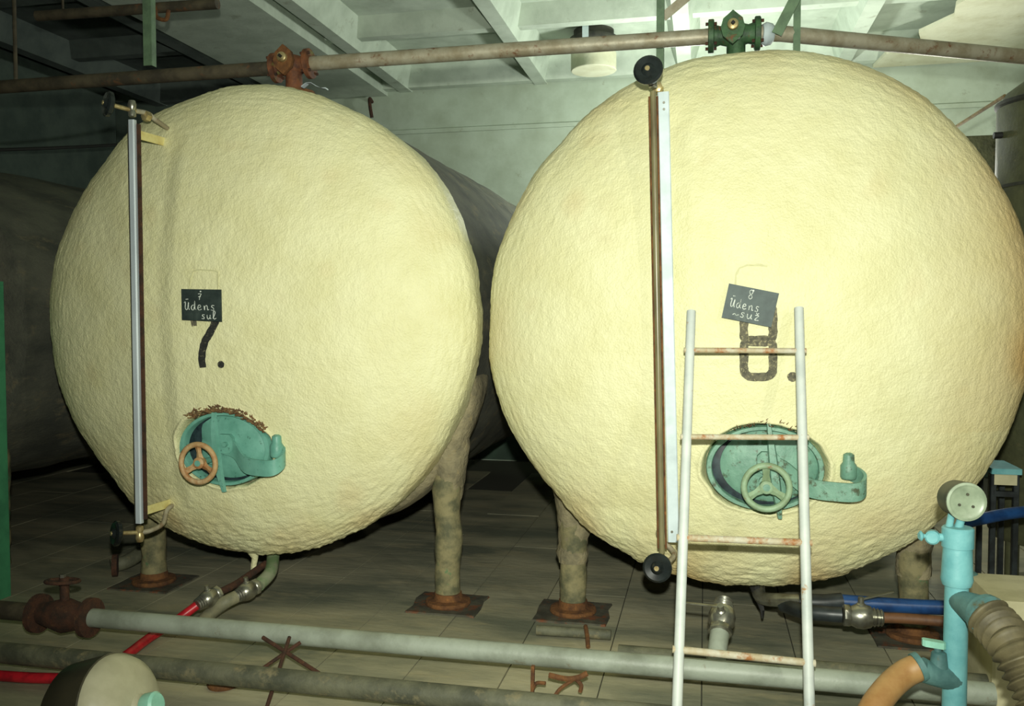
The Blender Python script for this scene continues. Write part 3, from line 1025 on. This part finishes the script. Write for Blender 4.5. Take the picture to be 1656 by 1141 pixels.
def flanged_valve(a, b, label, m, fm, tank, tilt, bonnet):
    a, b = Vector(a), Vector(b)
    d = (b - a).normalized()
    c = (a + b) / 2
    v = thing('flanged_valve', label, 'valve', Vector((c.x, c.y, tank.cz + tank.R)), 'flanged valves on the overhead pipe')
    L = (b - a).length
    part(MB().lathe([(-L * .48, .062), (-L * .3, .05), (-L * .16, .06), (0, .072), (L * .16, .06), (L * .3, .05), (L * .48, .062)], c, d, 20), 'valve_body', m, v)
    for s in (-1, 1):
        fc = c + d * s * L * .5
        fl = part(MB().lathe([(-.016, .082), (-.012, .088), (.012, .088), (.016, .082)], fc, d + Vector((tilt * (s < 0), 0, 0)), 24), 'flange', fm, v)
        u, vv, _ = basis(d)
        for k in range(4):
            q = fc + (u * math.cos(k * math.pi / 2 + .8) + vv * math.sin(k * math.pi / 2 + .8)) * .072
            part(MB().lathe([(-.03, .009), (.03, .009)], q, d, 6), 'bolt', 'rust_dark', fl)
    # bonnet facing the room: lozenge flange with a square stem
    bc = c + Vector((-.01, -.075, .012))
    lo = [(0, .088), (.05, .045), (.062, 0), (.05, -.045), (0, -.088), (-.05, -.045), (-.062, 0), (-.05, .045)]
    bo = part(MB().prism([bc + Vector((x, 0, z)) for x, z in lo], (0, -1, 0), .03), 'bonnet', bonnet, v)
    part(MB().lathe([(0, .03), (.02, .028), (.024, .02)], bc + Vector((0, -.03, .01)), (0, -1, 0), 16), 'gland', 'brass', bo)
    part(MB().lathe([(0, .011), (.035, .011)], bc + Vector((0, -.04, .01)), (0, -1, 0), 4), 'stem', 'rubber', bo)
    # branch down to the tank
    zt = tank.cz + tank.R - .02
    base = Vector((c.x + .01, c.y, zt))
    part(MB().lathe([(0, .05), (c.z - zt, .05)], base, (0, 0, 1), 18), 'branch', m, v)
    part(MB().lathe([(0.0, .13), (.012, .13), (.013, .10), (.03, .10), (.031, .125), (.05, .125)], base + Vector((0, 0, .03)), (0, 0, 1), 26), 'tank_flange', 'rust', v)
    return v


flanged_valve(pv7a, pv7b, 'rusty overhead valve above the tank painted 7', 'valve_rust', 'valve_rust', T7, .35, 'rust')
flanged_valve(pv8a, pv8b, 'green overhead valve above the tank painted 8', 'valve_green', 'valve_green', T8, 0, 'valve_green')
p = U(1232, 55, 'y', YP)
single(MB().lathe([(0, .05), (.02, .062), (.05, .055), (.06, .043)], p, (1, .2, -.02), 18), 'sealing_tape', 'white_scale', 'white tape wrapped on the pipe beside the green valve', 'tape')
# crumpled foil strip on top of the tank
p = U(505, 140, 'y', 4.72)
single(MB().rings([[p + Vector((x, dy, z + .004 * math.sin(x * 90))) for dy in (-.02, .02)] + [p + Vector((x, dy, z - .003)) for dy in (.02, -.02)] for x, z in
                   ((-.06, 0), (-.03, .022), (0, .02), (.03, .0), (.06, -.012), (.09, -.018))]), 'foil_strip', 'aluminium', 'crumpled silvery strip lying on top of the tank painted 7', 'foil')


def angle_hanger(px, py0, y, label, wd=.05, zb=None):
    p = U(px, py0, 'y', y)
    h = thing('pipe_hanger', label, 'hanger', (p.x, y, p.z), 'hangers of the overhead pipes')
    part(MB().box((p.x - wd / 2, y - .003, p.z), (p.x + wd / 2, y + .003, ZP - .002)), 'flange_leg', 'hanger', h, smooth=False)
    part(MB().box((p.x + wd / 2 - .004, y, p.z), (p.x + wd / 2 + .002, y + .045, ZP - .002)), 'web_leg', 'hanger', h, smooth=False)
    return h


angle_hanger(239, 106, YP - .06, 'green angle-iron hanger in front of the dark pipe at upper left', .055)
angle_hanger(1067, 112, YP + .06, 'green angle-iron hanger above the upper gauge handwheel', .04)
angle_hanger(1288, 84, YP + .02, 'dark angle-iron hanger right of the green valve', .035)
a = U(26, 140, 'y', YP)
single(MB().tube([a, (a.x, a.y, ZP)], .012, 8), 'hanger_rod', 'pipe_dark', 'thin hanger rod at the far left end of the overhead pipe', 'rod')
a, b = U(1256, 55, 'y', YP - .07), U(1300, -30, 'y', YP - .07)
single(MB().bar(a, b, .055, .006, (1, 0, 0)), 'flat_brace', 'hanger', 'light green slanting flat brace right of the green valve', 'brace')
a, b = U(1072, 28, 'y', YP + .1), U(1135, -25, 'y', YP + .1)
single(MB().bar(a, b, .05, .006, (0, 0, 1)), 'flat_brace', 'steel_pipe', 'rust-stained slanting brace at the top beside the gauge hanger', 'brace')
# upper dark pipe stub in the left corner with a hook
a, b = U(60, 26, 'y', 5.3), U(352, 6, 'y', 5.3)
up = thing('upper_pipe', 'dark rusty pipe with a hook just under the ceiling at upper left', 'pipe', (a + b) / 2)
part(MB().tube([a, b], .035, 14), 'pipe_run', 'pipe_dark', up)
h0 = U(262, 14, 'y', 5.3)
part(MB().tube(smooth_path([h0 + Vector((-.03, -.03, 0)), h0 + Vector((-.01, -.045, -.07)), h0 + Vector((.06, -.045, -.09)), h0 + Vector((.08, -.045, -.03))], 5), .014, 8), 'hook', 'rust', up)
for q in (a.lerp(b, .15), a.lerp(b, .9)):
    part(MB().tube([q, (q.x, q.y, ZP)], .008, 8), 'hanger_rod', 'pipe_dark', up)
# sagging cable on the left
a, b = Vector((-7.19, 7.2, 3.0)), U(300, 226, 'y', 9.69)
single(MB().tube(smooth_path([U(-30, 243, 'y', 6.9), U(90, 239, 'y', 7.4), U(190, 234, 'y', 8.2), U(330, 224, 'y', 9.0), U(480, 214, 'y', 9.6)], 5), .016, 8), 'cable', 'cable', 'dark cable strung across the gloom at upper left', 'cable')
# round vent stub under the ceiling
p = U(960, 115, 'y', 8.8)
vn = thing('ceiling_vent', 'round pale vent stub hanging from the ceiling behind the overhead pipe', 'vent', (p.x, p.y, p.z))
part(MB().lathe([(0, .22), (.006, .226), (.17, .226), (.175, .215)], p, (0, 0, 1), 32), 'vent_cup', 'plaster', vn)
part(MB().lathe([(.17, .2), (ZP - p.z, .2)], p, (0, 0, 1), 32), 'duct', 'vent_dark', vn)
part(MB().lathe([(.27, .24), (.28, .245), (.31, .245), (.32, .24)], p, (0, 0, 1), 32), 'band', 'vent_dark', vn)
part(MB().bar(p + Vector((-.05, -.25, .12)), p + Vector((-.05, -.25, ZP - p.z)), .06, .008, (1, 0, 0)), 'strap', 'white_scale', vn)
# small wall hook
p = U(602, 165, 'y', YB - .002)
single(MB().tube(smooth_path([p, p + Vector((0, -.08, .02)), p + Vector((.02, -.12, -.08)), p + Vector((.03, -.09, -.2))], 5), .02, 8), 'wall_hook', 'rust_dark', 'small dark hook on the back wall above the tank painted 7', 'hook')

# ------------------------------------------------------------------ green and white pillar at the left edge
pb = U(19, 962, 'z', 0.0)
pl = thing('pillar', 'pillar at the left edge, green below and white above', 'pillar', (pb.x - .16, pb.y - .12, 0))
zsplit = U(14, 455, 'y', pb.y).z
part(MB().box((pb.x - .32, pb.y - .26, 0), (pb.x, pb.y, zsplit), .006), 'lower_pillar', 'green_wall_paint', pl, 'green painted lower half', smooth=False)
part(MB().box((pb.x - .34, pb.y - .25, zsplit), (pb.x - .05, pb.y - .01, ZP), .006), 'upper_pillar', 'white_wall_paint', pl, 'white painted upper half', smooth=False)

# ------------------------------------------------------------------ floor pipes
zm = 0.165
m0, m1 = U(140, 1000, 'z', zm), U(1450, 1106, 'z', zm)
ym = (m0.y + m1.y) / 2
ml = U(-60, 985, 'y', ym)
fp = single(MB().tube([Vector((m0.x - .02, ym, zm)), Vector((m1.x + .35, ym, zm))], .045, 18), 'floor_pipe', 'floor_pipe', 'long pale grey pipe along the floor in front of both tanks', 'pipe', 'pipes along the floor')
zl = 0.11
l1 = U(500, 1103, 'z', zl)
yl = l1.y
a, b = U(-80, 1062, 'y', yl), U(980, 1160, 'y', yl)
single(MB().tube([Vector((-3.6, yl, zl)), Vector((.9, yl, zl))], .046, 18, jit=.004), 'floor_pipe', 'floor_pipe_dark', 'dark crusty floor pipe nearest the camera at lower left', 'pipe', 'pipes along the floor')
zk = 0.09
k0 = U(1000, 1056, 'z', zk)
single(MB().tube([Vector((k0.x, k0.y, zk)), Vector((k0.x + 2.2, k0.y, zk))], .04, 16), 'floor_pipe', 'floor_pipe_dark', 'dark pipe lying behind the pale floor pipe at right', 'pipe', 'pipes along the floor')
s0, s1 = U(868, 1018, 'z', .03), U(988, 1026, 'z', .03)
single(MB().tube([s0, s1], .026, 14), 'pipe_stub', 'floor_pipe_dark', 'short pipe stub lying in front of the leg between the tanks', 'pipe')

# pipe supports: crossed rusty rods and a bent bracket
xr = U(460, 1058, 'z', .12)
su = thing('rod_support', 'rusty crossed-rod stand propping the floor pipes below the tank painted 7', 'stand', (xr.x, xr.y, 0))
for e0, e1 in (((425, 1030), (522, 1092)), ((486, 1038), (425, 1080)), ((468, 1030), (432, 1141))):
    q0 = U(*e0, 'y', ym - .05)
    q1 = U(*e1, 'y', ym - .16)
    if e1[1] > 1100:
        q1 = U(*e1, 'y', yl - .06)
    q1.z = max(q1.z, .012)
    part(MB().tube([q0, U((e0[0] + e1[0]) / 2, (e0[1] + e1[1]) / 2, 'y', (q0.y + q1.y) / 2), q1], .009, 8), 'rod', 'rust_dark', su)
q = U(868, 1085, 'y', ym - .02)
br = thing('pipe_bracket', 'rusty bent iron bracket under the pale floor pipe left of the ladder', 'bracket', (q.x, q.y, 0))
yb_ = ym - .075
part(MB().bar(U(862, 1076, 'y', yb_), U(861, 1122, 'y', yb_), .014, .02, (1, 0, 0)), 'upright', 'rust', br)
part(MB().tube(smooth_path([U(862, 1112, 'y', yb_), U(868, 1104, 'y', yb_ - .01), U(882, 1104, 'y', yb_ - .02)], 5), .008, 8), 'prong', 'rust', br)
part(MB().tube(smooth_path([U(888, 1091, 'y', yb_), U(915, 1097, 'y', yb_ - .01), U(935, 1095, 'y', yb_ - .01), U(950, 1088, 'y', yb_)], 5), .012, 8), 'curl', 'rust', br)
part(MB().tube(smooth_path([U(928, 1098, 'y', yb_), U(905, 1114, 'y', yb_ - .02), U(893, 1132, 'y', yb_ - .04)], 5), .008, 8), 'prong', 'rust', br)
part(MB().tube(smooth_path([U(932, 1098, 'y', yb_), U(940, 1108, 'y', yb_ - .01), U(938, 1118, 'y', yb_ - .01)], 5), .009, 8), 'prong', 'rust', br)
q = U(948, 1010, 'z', .02)
single(MB().tube([U(947, 1012, 'z', .06), U(950, 1030, 'z', .05), U(951, 1046, 'z', .02)], .011, 8), 'rusty_rod', 'rust', 'short rusty rod standing at the foot between the tanks', 'rod')
q = U(361, 1108, 'z', 0.0)
single(MB().lathe([(0, .066), (.012, .07), (.02, .064), (.021, .035), (.012, .03)], q + Vector((0, 0, .001)), (0, 0, 1), 28), 'iron_ring', 'rust', 'rusty iron ring lying on the floor at lower left', 'ring')

# dark valve on the left end of the main floor pipe
vc = U(105, 985, 'y', ym)
gv = thing('gate_valve', 'dark rusty gate valve at the left end of the pale floor pipe', 'valve', (vc.x, ym, 0))
vz = zm
part(MB().lathe([(-.14, .05), (-.1, .06), (0, .085), (.1, .06), (.14, .05)], (vc.x, ym, vz), (1, 0, 0), 20), 'valve_body', 'rust_dark', gv)
for sx in (-.15, .14):
    part(MB().lathe([(-.014, .095), (.014, .095)], (vc.x + sx, ym, vz), (1, 0, 0), 24), 'flange', 'rust_dark', gv)
part(MB().tube([(vc.x, ym, vz), (vc.x, ym, vz + .19)], .022, 12), 'bonnet', 'rust_dark', gv)
part(spoked_wheel(MB(), (vc.x - .01, ym, vz + .17), (0, .15, 1), .075, .009, .018, 4, .2, .005), 'handwheel', 'rust_dark', gv)
part(MB().lathe([(0, .016), (.03, .016)], (vc.x - .01, ym, vz + .175), (0, 0, 1), 6), 'stem_nut', 'steel', gv)
single(MB().tube([(vc.x - .16, ym, vz), (vc.x - 1.3, ym, vz)], .045, 16), 'floor_pipe', 'pipe_dark', 'dark pipe leaving the gate valve towards the left edge', 'pipe', 'pipes along the floor')


# ------------------------------------------------------------------ ball valves and hoses under the tanks
def ball_valve(c, d, label, size=.05, lever=None, m='steel', hexdir=None):
    c, d = Vector(c), Vector(d).normalized()
    v = thing('ball_valve', label, 'valve', Vector((c.x, c.y, c.z - size)), 'ball valves at the tank outlets')
    s = size
    part(MB().lathe([(-s * 1.0, s * .72), (-s * .8, s * .95), (-s * .2, s * 1.1), (s * .4, s * 1.05), (s * .9, s * .8)], c, d, 20), 'valve_body', m, v)
    part(MB().lathe([(s * .85, s * .9), (s * .95, s * .98), (s * 1.4, s * .98), (s * 1.5, s * .8)], c, d, 8), 'union_nut', m, v)
    mb = MB()
    for k in range(3):
        h = -s * (1.0 + .3 * k)
        mb.lathe([(h, s * (.72 - .04 * k)), (h - s * .12, s * (.86 - .05 * k)), (h - s * .26, s * (.72 - .05 * k))], c, d, 18)
    part(mb, 'threaded_end', m, v)
    n = Vector((0, 0, 1)) - d * d.z
    st = part(MB().lathe([(0, s * .45), (s * 1.1, s * .4), (s * 1.2, s * .28), (s * 1.7, s * .26)], c, n, 12), 'stem', m, v)
    if lever:
        t = c + n.normalized() * s * 1.5
        e = t + Vector(lever)
        part(MB().bar(t, e, s * .34, s * .12, Vector((0, 0, 1)).cross(Vector(lever)), .002), 'lever', m, v)
    return v


# tank 7 outlet
xo = T7.cx + .03
z7 = 0.15
vA = U(400, 955, 'z', z7)
vB = U(338, 967, 'z', z7)
path = smooth_path([Vector((xo + .02, 4.62, .36)), Vector((xo + .02, 4.6, .25)), U(437, 925, 'z', .2), U(418, 946, 'z', .16)], 7)
single(MB().tube(path, .036, 16), 'outlet_pipe', 'green_pipe', 'green flaking outlet pipe bending out from under the tank painted 7', 'pipe')
dA = (U(368, 972, 'z', .13) - U(418, 946, 'z', .16))
ball_valve(vA, -dA, 'steel ball valve on the green outlet pipe under tank painted 7', .046, None)
gh = smooth_path([vA + dA.normalized() * .08, U(362, 975, 'z', .12), U(340, 992, 'z', .06), U(324, 1008, 'z', .04)], 6)
single(MB().tube(gh, .035, 14), 'grey_hose', 'grey_hose', 'short grey hose leaving the ball valve under tank painted 7', 'hose')
dB = U(305, 988, 'z', .12) - U(356, 958, 'z', .16)
ball_valve(vB, -dB, 'steel ball valve joining the red hose', .044, None)
a = vB - dB.normalized() * .06
single(MB().tube(smooth_path([a, U(378, 946, 'z', .17), U(395, 935, 'z', .18), Vector((xo + .0, 4.55, .22))], 5), .02, 10), 'branch_pipe', 'rust_dark', 'thin rusty branch pipe between the two ball valves', 'pipe')
hs = smooth_path([vB + dB.normalized() * .08, U(300, 992, 'z', .1), U(275, 1010, 'z', .055), U(240, 1032, 'z', .03), U(200, 1062, 'z', .025), U(150, 1092, 'z', .025), U(70, 1096, 'z', .025), U(-30, 1090, 'z', .025)], 8)
single(MB().tube(hs, .0235, 14), 'red_hose', 'red_hose', 'red hose running under the pale floor pipe to lower left', 'hose')

# clutter below the left gauge
q = U(228, 905, 'z', .08)
cl = thing('pipe_fitting', 'dark pipe fitting in the gloom below the left gauge handwheel', 'fitting', (q.x, q.y, 0))
part(MB().tube(smooth_path([U(180, 915, 'z', .05), U(210, 905, 'z', .07), U(245, 880, 'z', .12), U(250, 866, 'z', .18)], 5), .045, 12), 'elbow', 'floor_pipe_dark', cl)
part(MB().lathe([(0, .07), (.03, .07)], U(182, 914, 'z', .075), (1, .6, 0), 18), 'flange', 'rust_dark', cl)

# tank 8 outlet: black pipe to the blue hose, second branch with a ball valve
o8 = U(1226, 948, 'y', 4.58)
w0 = U(1232, 966, 'y', 4.50)
w1 = U(1265, 970, 'y', 4.40)
single(MB().tube(smooth_path([o8 + Vector((0, .03, .06)), o8, w0, w1, U(1300, 972, 'y', 4.34)], 6), .033, 14), 'outlet_pipe', 'steel', 'shiny outlet pipe under the tank painted 8 behind the ladder', 'pipe')
single(MB().tube(smooth_path([U(1292, 972, 'y', 4.33), U(1330, 974, 'y', 4.33), U(1362, 972, 'y', 4.34)], 5), .04, 14), 'black_coupling', 'black_hose', 'black coupling at the start of the blue hose', 'coupling')
single(MB().tube(smooth_path([U(1358, 972, 'y', 4.34), U(1440, 978, 'y', 4.34), U(1530, 982, 'y', 4.35), U(1640, 984, 'y', 4.37)], 6), .034, 14), 'blue_hose', 'blue_hose', 'blue hose running right from under the tank painted 8', 'hose')
v8 = U(1392, 996, 'y', 4.22)
single(MB().tube(smooth_path([U(1268, 978, 'y', 4.40), U(1300, 988, 'y', 4.27), U(1335, 992, 'y', 4.23), U(1362, 994, 'y', 4.22)], 6), .036, 14), 'black_branch_pipe', 'black_hose', 'black branch pipe feeding the ball valve right of the ladder', 'pipe')
ball_valve(v8, (-1, 0, 0), 'dull steel ball valve right of the ladder below the blue hose', .052, (.14, 0, .045))
single(MB().tube(smooth_path([U(1420, 998, 'y', 4.22), U(1470, 1000, 'y', 4.22), U(1545, 1006, 'y', 4.2)], 5), .024, 12), 'brown_hose', 'brown_hose', 'thin brown hose beyond the ball valve right of the ladder', 'hose')
# drip of foam rags
p = U(1226, 965, 'y', 4.55)
single(MB().tube([p + Vector((-.02, 0, .06)), p, p + Vector((.02, -.02, -.06)), p + Vector((.022, -.02, -.1))], [.03, .02, .012, .006], 8, jit=.01), 'foam_rag', 'rubber', 'dark strip hanging from the bottom of tank painted 8', 'strip')

# stub with lever valve rising from the main floor pipe
sv = U(1160, 1075, 'y', ym + .05)
e0 = Vector((sv.x - .01, ym + .02, zm + .01))
e1 = U(1165, 1015, 'y', ym + .18)
single(MB().tube([e0, e0.lerp(e1, .55), e1], .041, 14), 'riser_pipe', 'floor_pipe', 'short grey riser pipe behind the ladder on the pale floor pipe', 'pipe')
ball_valve(e1 + (e1 - e0).normalized() * .05, -(e1 - e0), 'pale steel valve with a lever on the riser pipe seen through the ladder', .054, (-.16, .02, .0))

# ------------------------------------------------------------------ ladder
lf = [U(1095, 1141, 'y', 3.34), U(1118, 503, 'y', 3.98)]
rf = [U(1309, 1141, 'y', 3.40), U(1292, 498, 'y', 4.03)]


def ext(p0, p1, z):
    d = p1 - p0
    return p0 + d * ((z - p0.z) / d.z)


la = thing('ladder', 'white metal ladder with rusty rungs leaning on the tank painted 8', 'ladder', ext(lf[0], lf[1], 0))
L0, L1 = ext(lf[0], lf[1], .002), lf[1]
R0, R1 = ext(rf[0], rf[1], .002), rf[1]
part(MB().tube([L0, L0.lerp(L1, .5), L1], .0205, 14), 'rail', 'ladder', la)
part(MB().tube([R0, R0.lerp(R1, .5), R1], .0205, 14), 'rail', 'ladder', la)
for yl_, yr_ in ((566, 567), (706, 707), (869, 877), (1050, 1071)):
    def on_rail(a, b, py):
        lo_, hi_ = 0.0, 1.0
        for _ in range(40):
            t = (lo_ + hi_) / 2
            q = a.lerp(b, t) - EYE
            yy_ = IH / 2 - FPX * q.dot(UP) / q.dot(FW)
            if yy_ > py:
                lo_ = t
            else:
                hi_ = t
        return a.lerp(b, lo_)
    a, b = on_rail(L0, L1, yl_), on_rail(R0, R1, yr_)
    d = (b - a).normalized()
    r = .012 if yl_ < 800 else .0145
    part(MB().tube([a - d * .026, b + d * .026], r, 12), 'rung', 'ladder_rung', la)

# ------------------------------------------------------------------ blue pump stand at right
DP = 3.0
bp = UD(1546, 1000, DP)
post_x, post_y = bp.x, bp.y


def at_post(px, py):
    return UD(px, py, DP)


zc_top = at_post(1550, 850).z
z_sl = at_post(1550, 935).z
pu = thing('pump_standpipe', 'light blue standpipe with pressure gauge at lower right', 'pump', (post_x, post_y, 0))
part(MB().lathe([(0, .07), (.02, .07), (.021, .04), (zc_top - .12, .038), (z_sl, .038)], (post_x, post_y, .002), (0, 0, 1), 26), 'post', 'blue_paint', pu)
part(MB().lathe([(z_sl - .02, .046), (z_sl, .052), (z_sl + .015, .050), (z_sl + .11, .046), (z_sl + .112, .051), (zc_top - .005, .051), (zc_top, .046)], (post_x, post_y, 0), (0, 0, 1), 28), 'sleeve', 'blue_paint', pu)
gc = at_post(1560, 810)
vd = Vector((-.28, -1, .08)).normalized()
gd = Vector((.12, -1, .05)).normalized()
ga = part(MB().lathe([(-.085, .055), (-.08, .062), (-.02, .065), (.0, .067), (.012, .067)], gc, gd, 32), 'pressure_gauge', 'gauge_case', pu, 'round dark gauge drum')
part(MB().lathe([(.006, .066), (.018, .066), (.020, .058), (.015, .050), (.014, .002)], gc, gd, 32), 'gauge_face', 'gauge_face', ga)
u_, v_, _ = basis(gd)
for k in range(3):
    q = gc + gd * .0155 + (u_ * math.cos(k * 2.1 + .4) + v_ * math.sin(k * 2.1 + .4)) * .026
    part(MB().lathe([(0, .005), (.004, .005)], q, gd, 8), 'face_screw', 'gauge_case', ga)
part(MB().tube([gc + Vector((.0, .02, -.05)), Vector((post_x, post_y, zc_top - .01))], .014, 10), 'gauge_neck', 'blue_paint', ga)
part(MB().tube([gc + Vector((-.035, .02, -.05)), Vector((post_x - .03, post_y, zc_top - .01))], .012, 10), 'gauge_neck', 'blue_paint', ga)
# side cock on the sleeve
tc_ = at_post(1508, 868)
ck = part(MB().tube([Vector((post_x - .03, post_y, tc_.z)), tc_], .014, 10), 'side_cock', 'blue_paint', pu)
part(MB().lathe([(-.018, .018), (-.012, .024), (.012, .024), (.018, .018)], tc_, (-.3, -1, 0), 14), 'cock_body', 'blue_paint', ck)
part(MB().tube([tc_, at_post(1492, 866)], .007, 8), 'cock_stem', 'blue_paint', ck)
part(MB().lathe([(-.006, .012), (0, .018), (.006, .012)], at_post(1489, 866), (1, .2, 0), 12), 'cock_knob', 'blue_paint', ck)
# oblique nozzle for the corrugated hose
n0 = Vector((post_x, post_y, at_post(1550, 968).z))
n1 = UD(1596, 995, DP - .16)
nz = part(MB().tube([n0, n0.lerp(n1, .55), n1], [.034, .05, .062], 22), 'nozzle', 'blue_dark', pu)
part(MB().lathe([(-.012, .068), (.012, .068)], n1, n1 - n0, 24), 'nozzle_collar', 'blue_dark', nz)
# lower elbow valve
ez = at_post(1520, 1085).z
ev = part(MB().tube(smooth_path([Vector((post_x, post_y, ez - .03)), at_post(1520, 1092), at_post(1500, 1086), at_post(1488, 1080)], 5), [.04] * 16, 16), 'side_branch', 'blue_dark', pu)
part(MB().lathe([(-.01, .05), (.01, .05)], at_post(1486, 1078), at_post(1470, 1088) - at_post(1500, 1076), 22), 'branch_flange', 'blue_dark', ev)
vt = at_post(1516, 1043)
part(MB().tube([at_post(1518, 1090), vt], .012, 10), 'valve_stem', 'blue_dark', ev)
part(MB().lathe([(0, .03), (.05, .024), (.055, .016)], at_post(1518, 1078), (0, 0, 1), 14), 'valve_bonnet', 'blue_dark', ev)
part(MB().obox(vt + Vector((-.012, 0, .005)), (1, 0, -.1), (0, 1, 0), (0, 0, 1), .075, .03, .022, .008), 'valve_handle', 'mint', ev)
# base plate / lower body
part(MB().lathe([(0, .13), (.03, .13), (.06, .10), (.2, .09), (.26, .06)], (post_x + .12, post_y - .1, .003), (0, 0, 1), 26), 'pump_body', 'gauge_case', pu)

# corrugated hose
cp = smooth_path([n1, UD(1612, 1012, DP - .2), UD(1636, 1042, DP - .28), UD(1664, 1092, DP - .34), UD(1690, 1150, DP - .4), UD(1700, 1230, DP - .45)], 22)
rs = []
acc = 0
for i, p in enumerate(cp):
    if i:
        acc += (cp[i] - cp[i - 1]).length
    rs.append(.066 + .0085 * math.sin(acc * 2 * math.pi / .03))
single(MB().tube(cp, rs, 26), 'corrugated_hose', 'corrugated', 'fat ribbed olive-brown hose on the blue standpipe at right edge', 'hose')
# orange hose from the elbow
oh = smooth_path([at_post(1486, 1078), at_post(1462, 1090), UD(1437, 1112, DP - .04), UD(1412, 1146, DP - .1), UD(1395, 1190, DP - .15), UD(1385, 1260, DP - .2)], 8)
single(MB().tube(oh, .045, 18), 'orange_hose', 'orange_hose', 'thick orange-tan hose curving down from the blue standpipe', 'hose')
# blue hose far right and dark pipe
single(MB().tube(smooth_path([U(1555, 846, 'y', 4.7), U(1590, 838, 'y', 4.75), U(1640, 829, 'y', 4.85), U(1720, 822, 'y', 5.0)], 6), .03, 12), 'blue_hose', 'blue_hose', 'dark blue hose sagging behind the pressure gauge', 'hose')
single(MB().tube([U(1560, 925, 'y', 4.25), U(1600, 950, 'y', 4.36)], .028, 12), 'slanting_pipe', 'blue_dark', 'dark slanting pipe behind the light blue standpipe', 'pipe')
# beige block
q = U(1602, 964, 'y', 3.95)
single(MB().box((q.x, 3.9, 0), (q.x + .6, 4.3, q.z), .01), 'plinth', 'beige', 'pale beige block at the right edge behind the corrugated hose', 'block', smooth=False)

# ------------------------------------------------------------------ right background: tall vessel, ledge, rope, trolley
vp = U(1616, 230, 'y', 6.0)
vr = .34
vx = vp.x + vr * .98
vtop = U(1625, 135, 'y', 6.0).z
ve = thing('vertical_vessel', 'tall olive vertical vessel at the right edge behind tank painted 8', 'vessel', (vx, 6.0, 0))
part(MB().lathe([(.25, vr * .9), (.3, vr), (vtop - .42, vr), (vtop - .15, vr), (vtop - .06, vr * .86), (vtop + .03, vr * .5), (vtop + .05, .05)], (vx, 6.0, 0), (0, 0, 1), 40), 'vessel_body', 'olive', ve)
zb_ = U(1640, 306, 'y', 6.0).z
part(MB().lathe([(0, vr + .006), (.02, vr + .006)], (vx, 6.0, zb_), (0, 0, 1), 40), 'seam_band', 'vent_dark', ve)
part(MB().lathe([(0, vr * .95), (.03, vr + .012), (.05, vr + .012), (.06, vr * .95)], (vx, 6.0, vtop - .17), (0, 0, 1), 40), 'lid_rim', 'vent_dark', ve)
for k in range(3):
    a_ = k * 2.09 + 3.6
    part(MB().tube([(vx + vr * .8 * math.cos(a_), 6 + vr * .8 * math.sin(a_), .002), (vx + vr * .8 * math.cos(a_), 6 + vr * .8 * math.sin(a_), .35)], .04, 10), 'leg', 'olive', ve)
kb = U(1607, 219, 'y', 5.95)
part(MB().tube([kb, Vector((vx - vr + .02, 5.95, kb.z))], .02, 10), 'side_knob', 'rubber', ve)
q0, q1 = U(1540, 232, 'y', 8.0), U(1625, 217, 'y', 8.0)
single(MB().box((q0.x, 7.8, q0.z - .55), (q0.x + 1.6, 8.2, q0.z + .02), .01), 'header_tank', 'olive', 'olive box-shaped tank behind the vertical vessel', 'tank', smooth=False)
single(MB().tube([U(1535, 212, 'y', 7.0), U(1625, 155, 'y', 6.05)], .012, 8), 'rope', 'rope', 'thin rope stretched up to the olive vessel', 'rope')
q = U(1606, 800, 'y', 5.4)
tr = thing('small_stand', 'small dark stand with pale panel at right behind tank painted 8', 'stand', (q.x + .06, 5.4, 0))
x0 = U(1608, 780, 'y', 5.4).x
x1 = U(1645, 780, 'y', 5.4).x
z_t, z_m, z_n, z_b = [U(1625, yy_, 'y', 5.4).z for yy_ in (757, 766, 784, 803)]
part(MB().box((x0 - .02, 5.38, z_m), (x1 + .02, 5.7, z_t), .004), 'stand_top', 'blue_paint', tr, smooth=False)
part(MB().box((x0, 5.40, z_n), (x1, 5.42, z_m - .001)), 'front_panel', 'beige', tr, smooth=False)
part(MB().box((x0, 5.40, z_b), (x1, 5.43, z_b + .03)), 'rail', 'black_hose', tr, smooth=False)
for xx in (x0, x1):
    for yy_ in (5.42, 5.66):
        part(MB().box((xx - .015, yy_ - .015, .001), (xx + .015, yy_ + .015, z_m), .003), 'leg', 'black_hose', tr, smooth=False)

# ------------------------------------------------------------------ pale plastic carboy at lower left
cc = UD(186, 1152, 2.9)
ax = Vector((.93, .0, .26)).normalized()
ca = thing('plastic_carboy', 'brown plastic carboy with pale shoulder and mint cap at lower left corner', 'carboy', (cc.x - .1, cc.y, 0))
part(MB().lathe([(-.17, .12), (-.155, .165), (-.13, .185), (-.02, .19), (.012, .192), (.016, .186)], cc, ax, 44), 'carboy_body', 'plastic_brown', ca)
part(MB().lathe([(.004, .188), (.02, .187), (.05, .172), (.08, .135), (.095, .09), (.1, .045), (.115, .034), (.14, .034)], cc, ax, 44), 'shoulder', 'plastic_pale', ca)
part(MB().lathe([(.118, .038), (.124, .042), (.160, .042), (.168, .034)], cc, ax, 18), 'cap', 'mint', ca, 'mint screw cap')
base_z = (cc - ax * .08).z - .19
part(MB().box((cc.x - .15, cc.y - .12, .001), (cc.x - .02, cc.y + .12, base_z + .06), .01), 'cradle', 'rust_dark', ca, smooth=False)
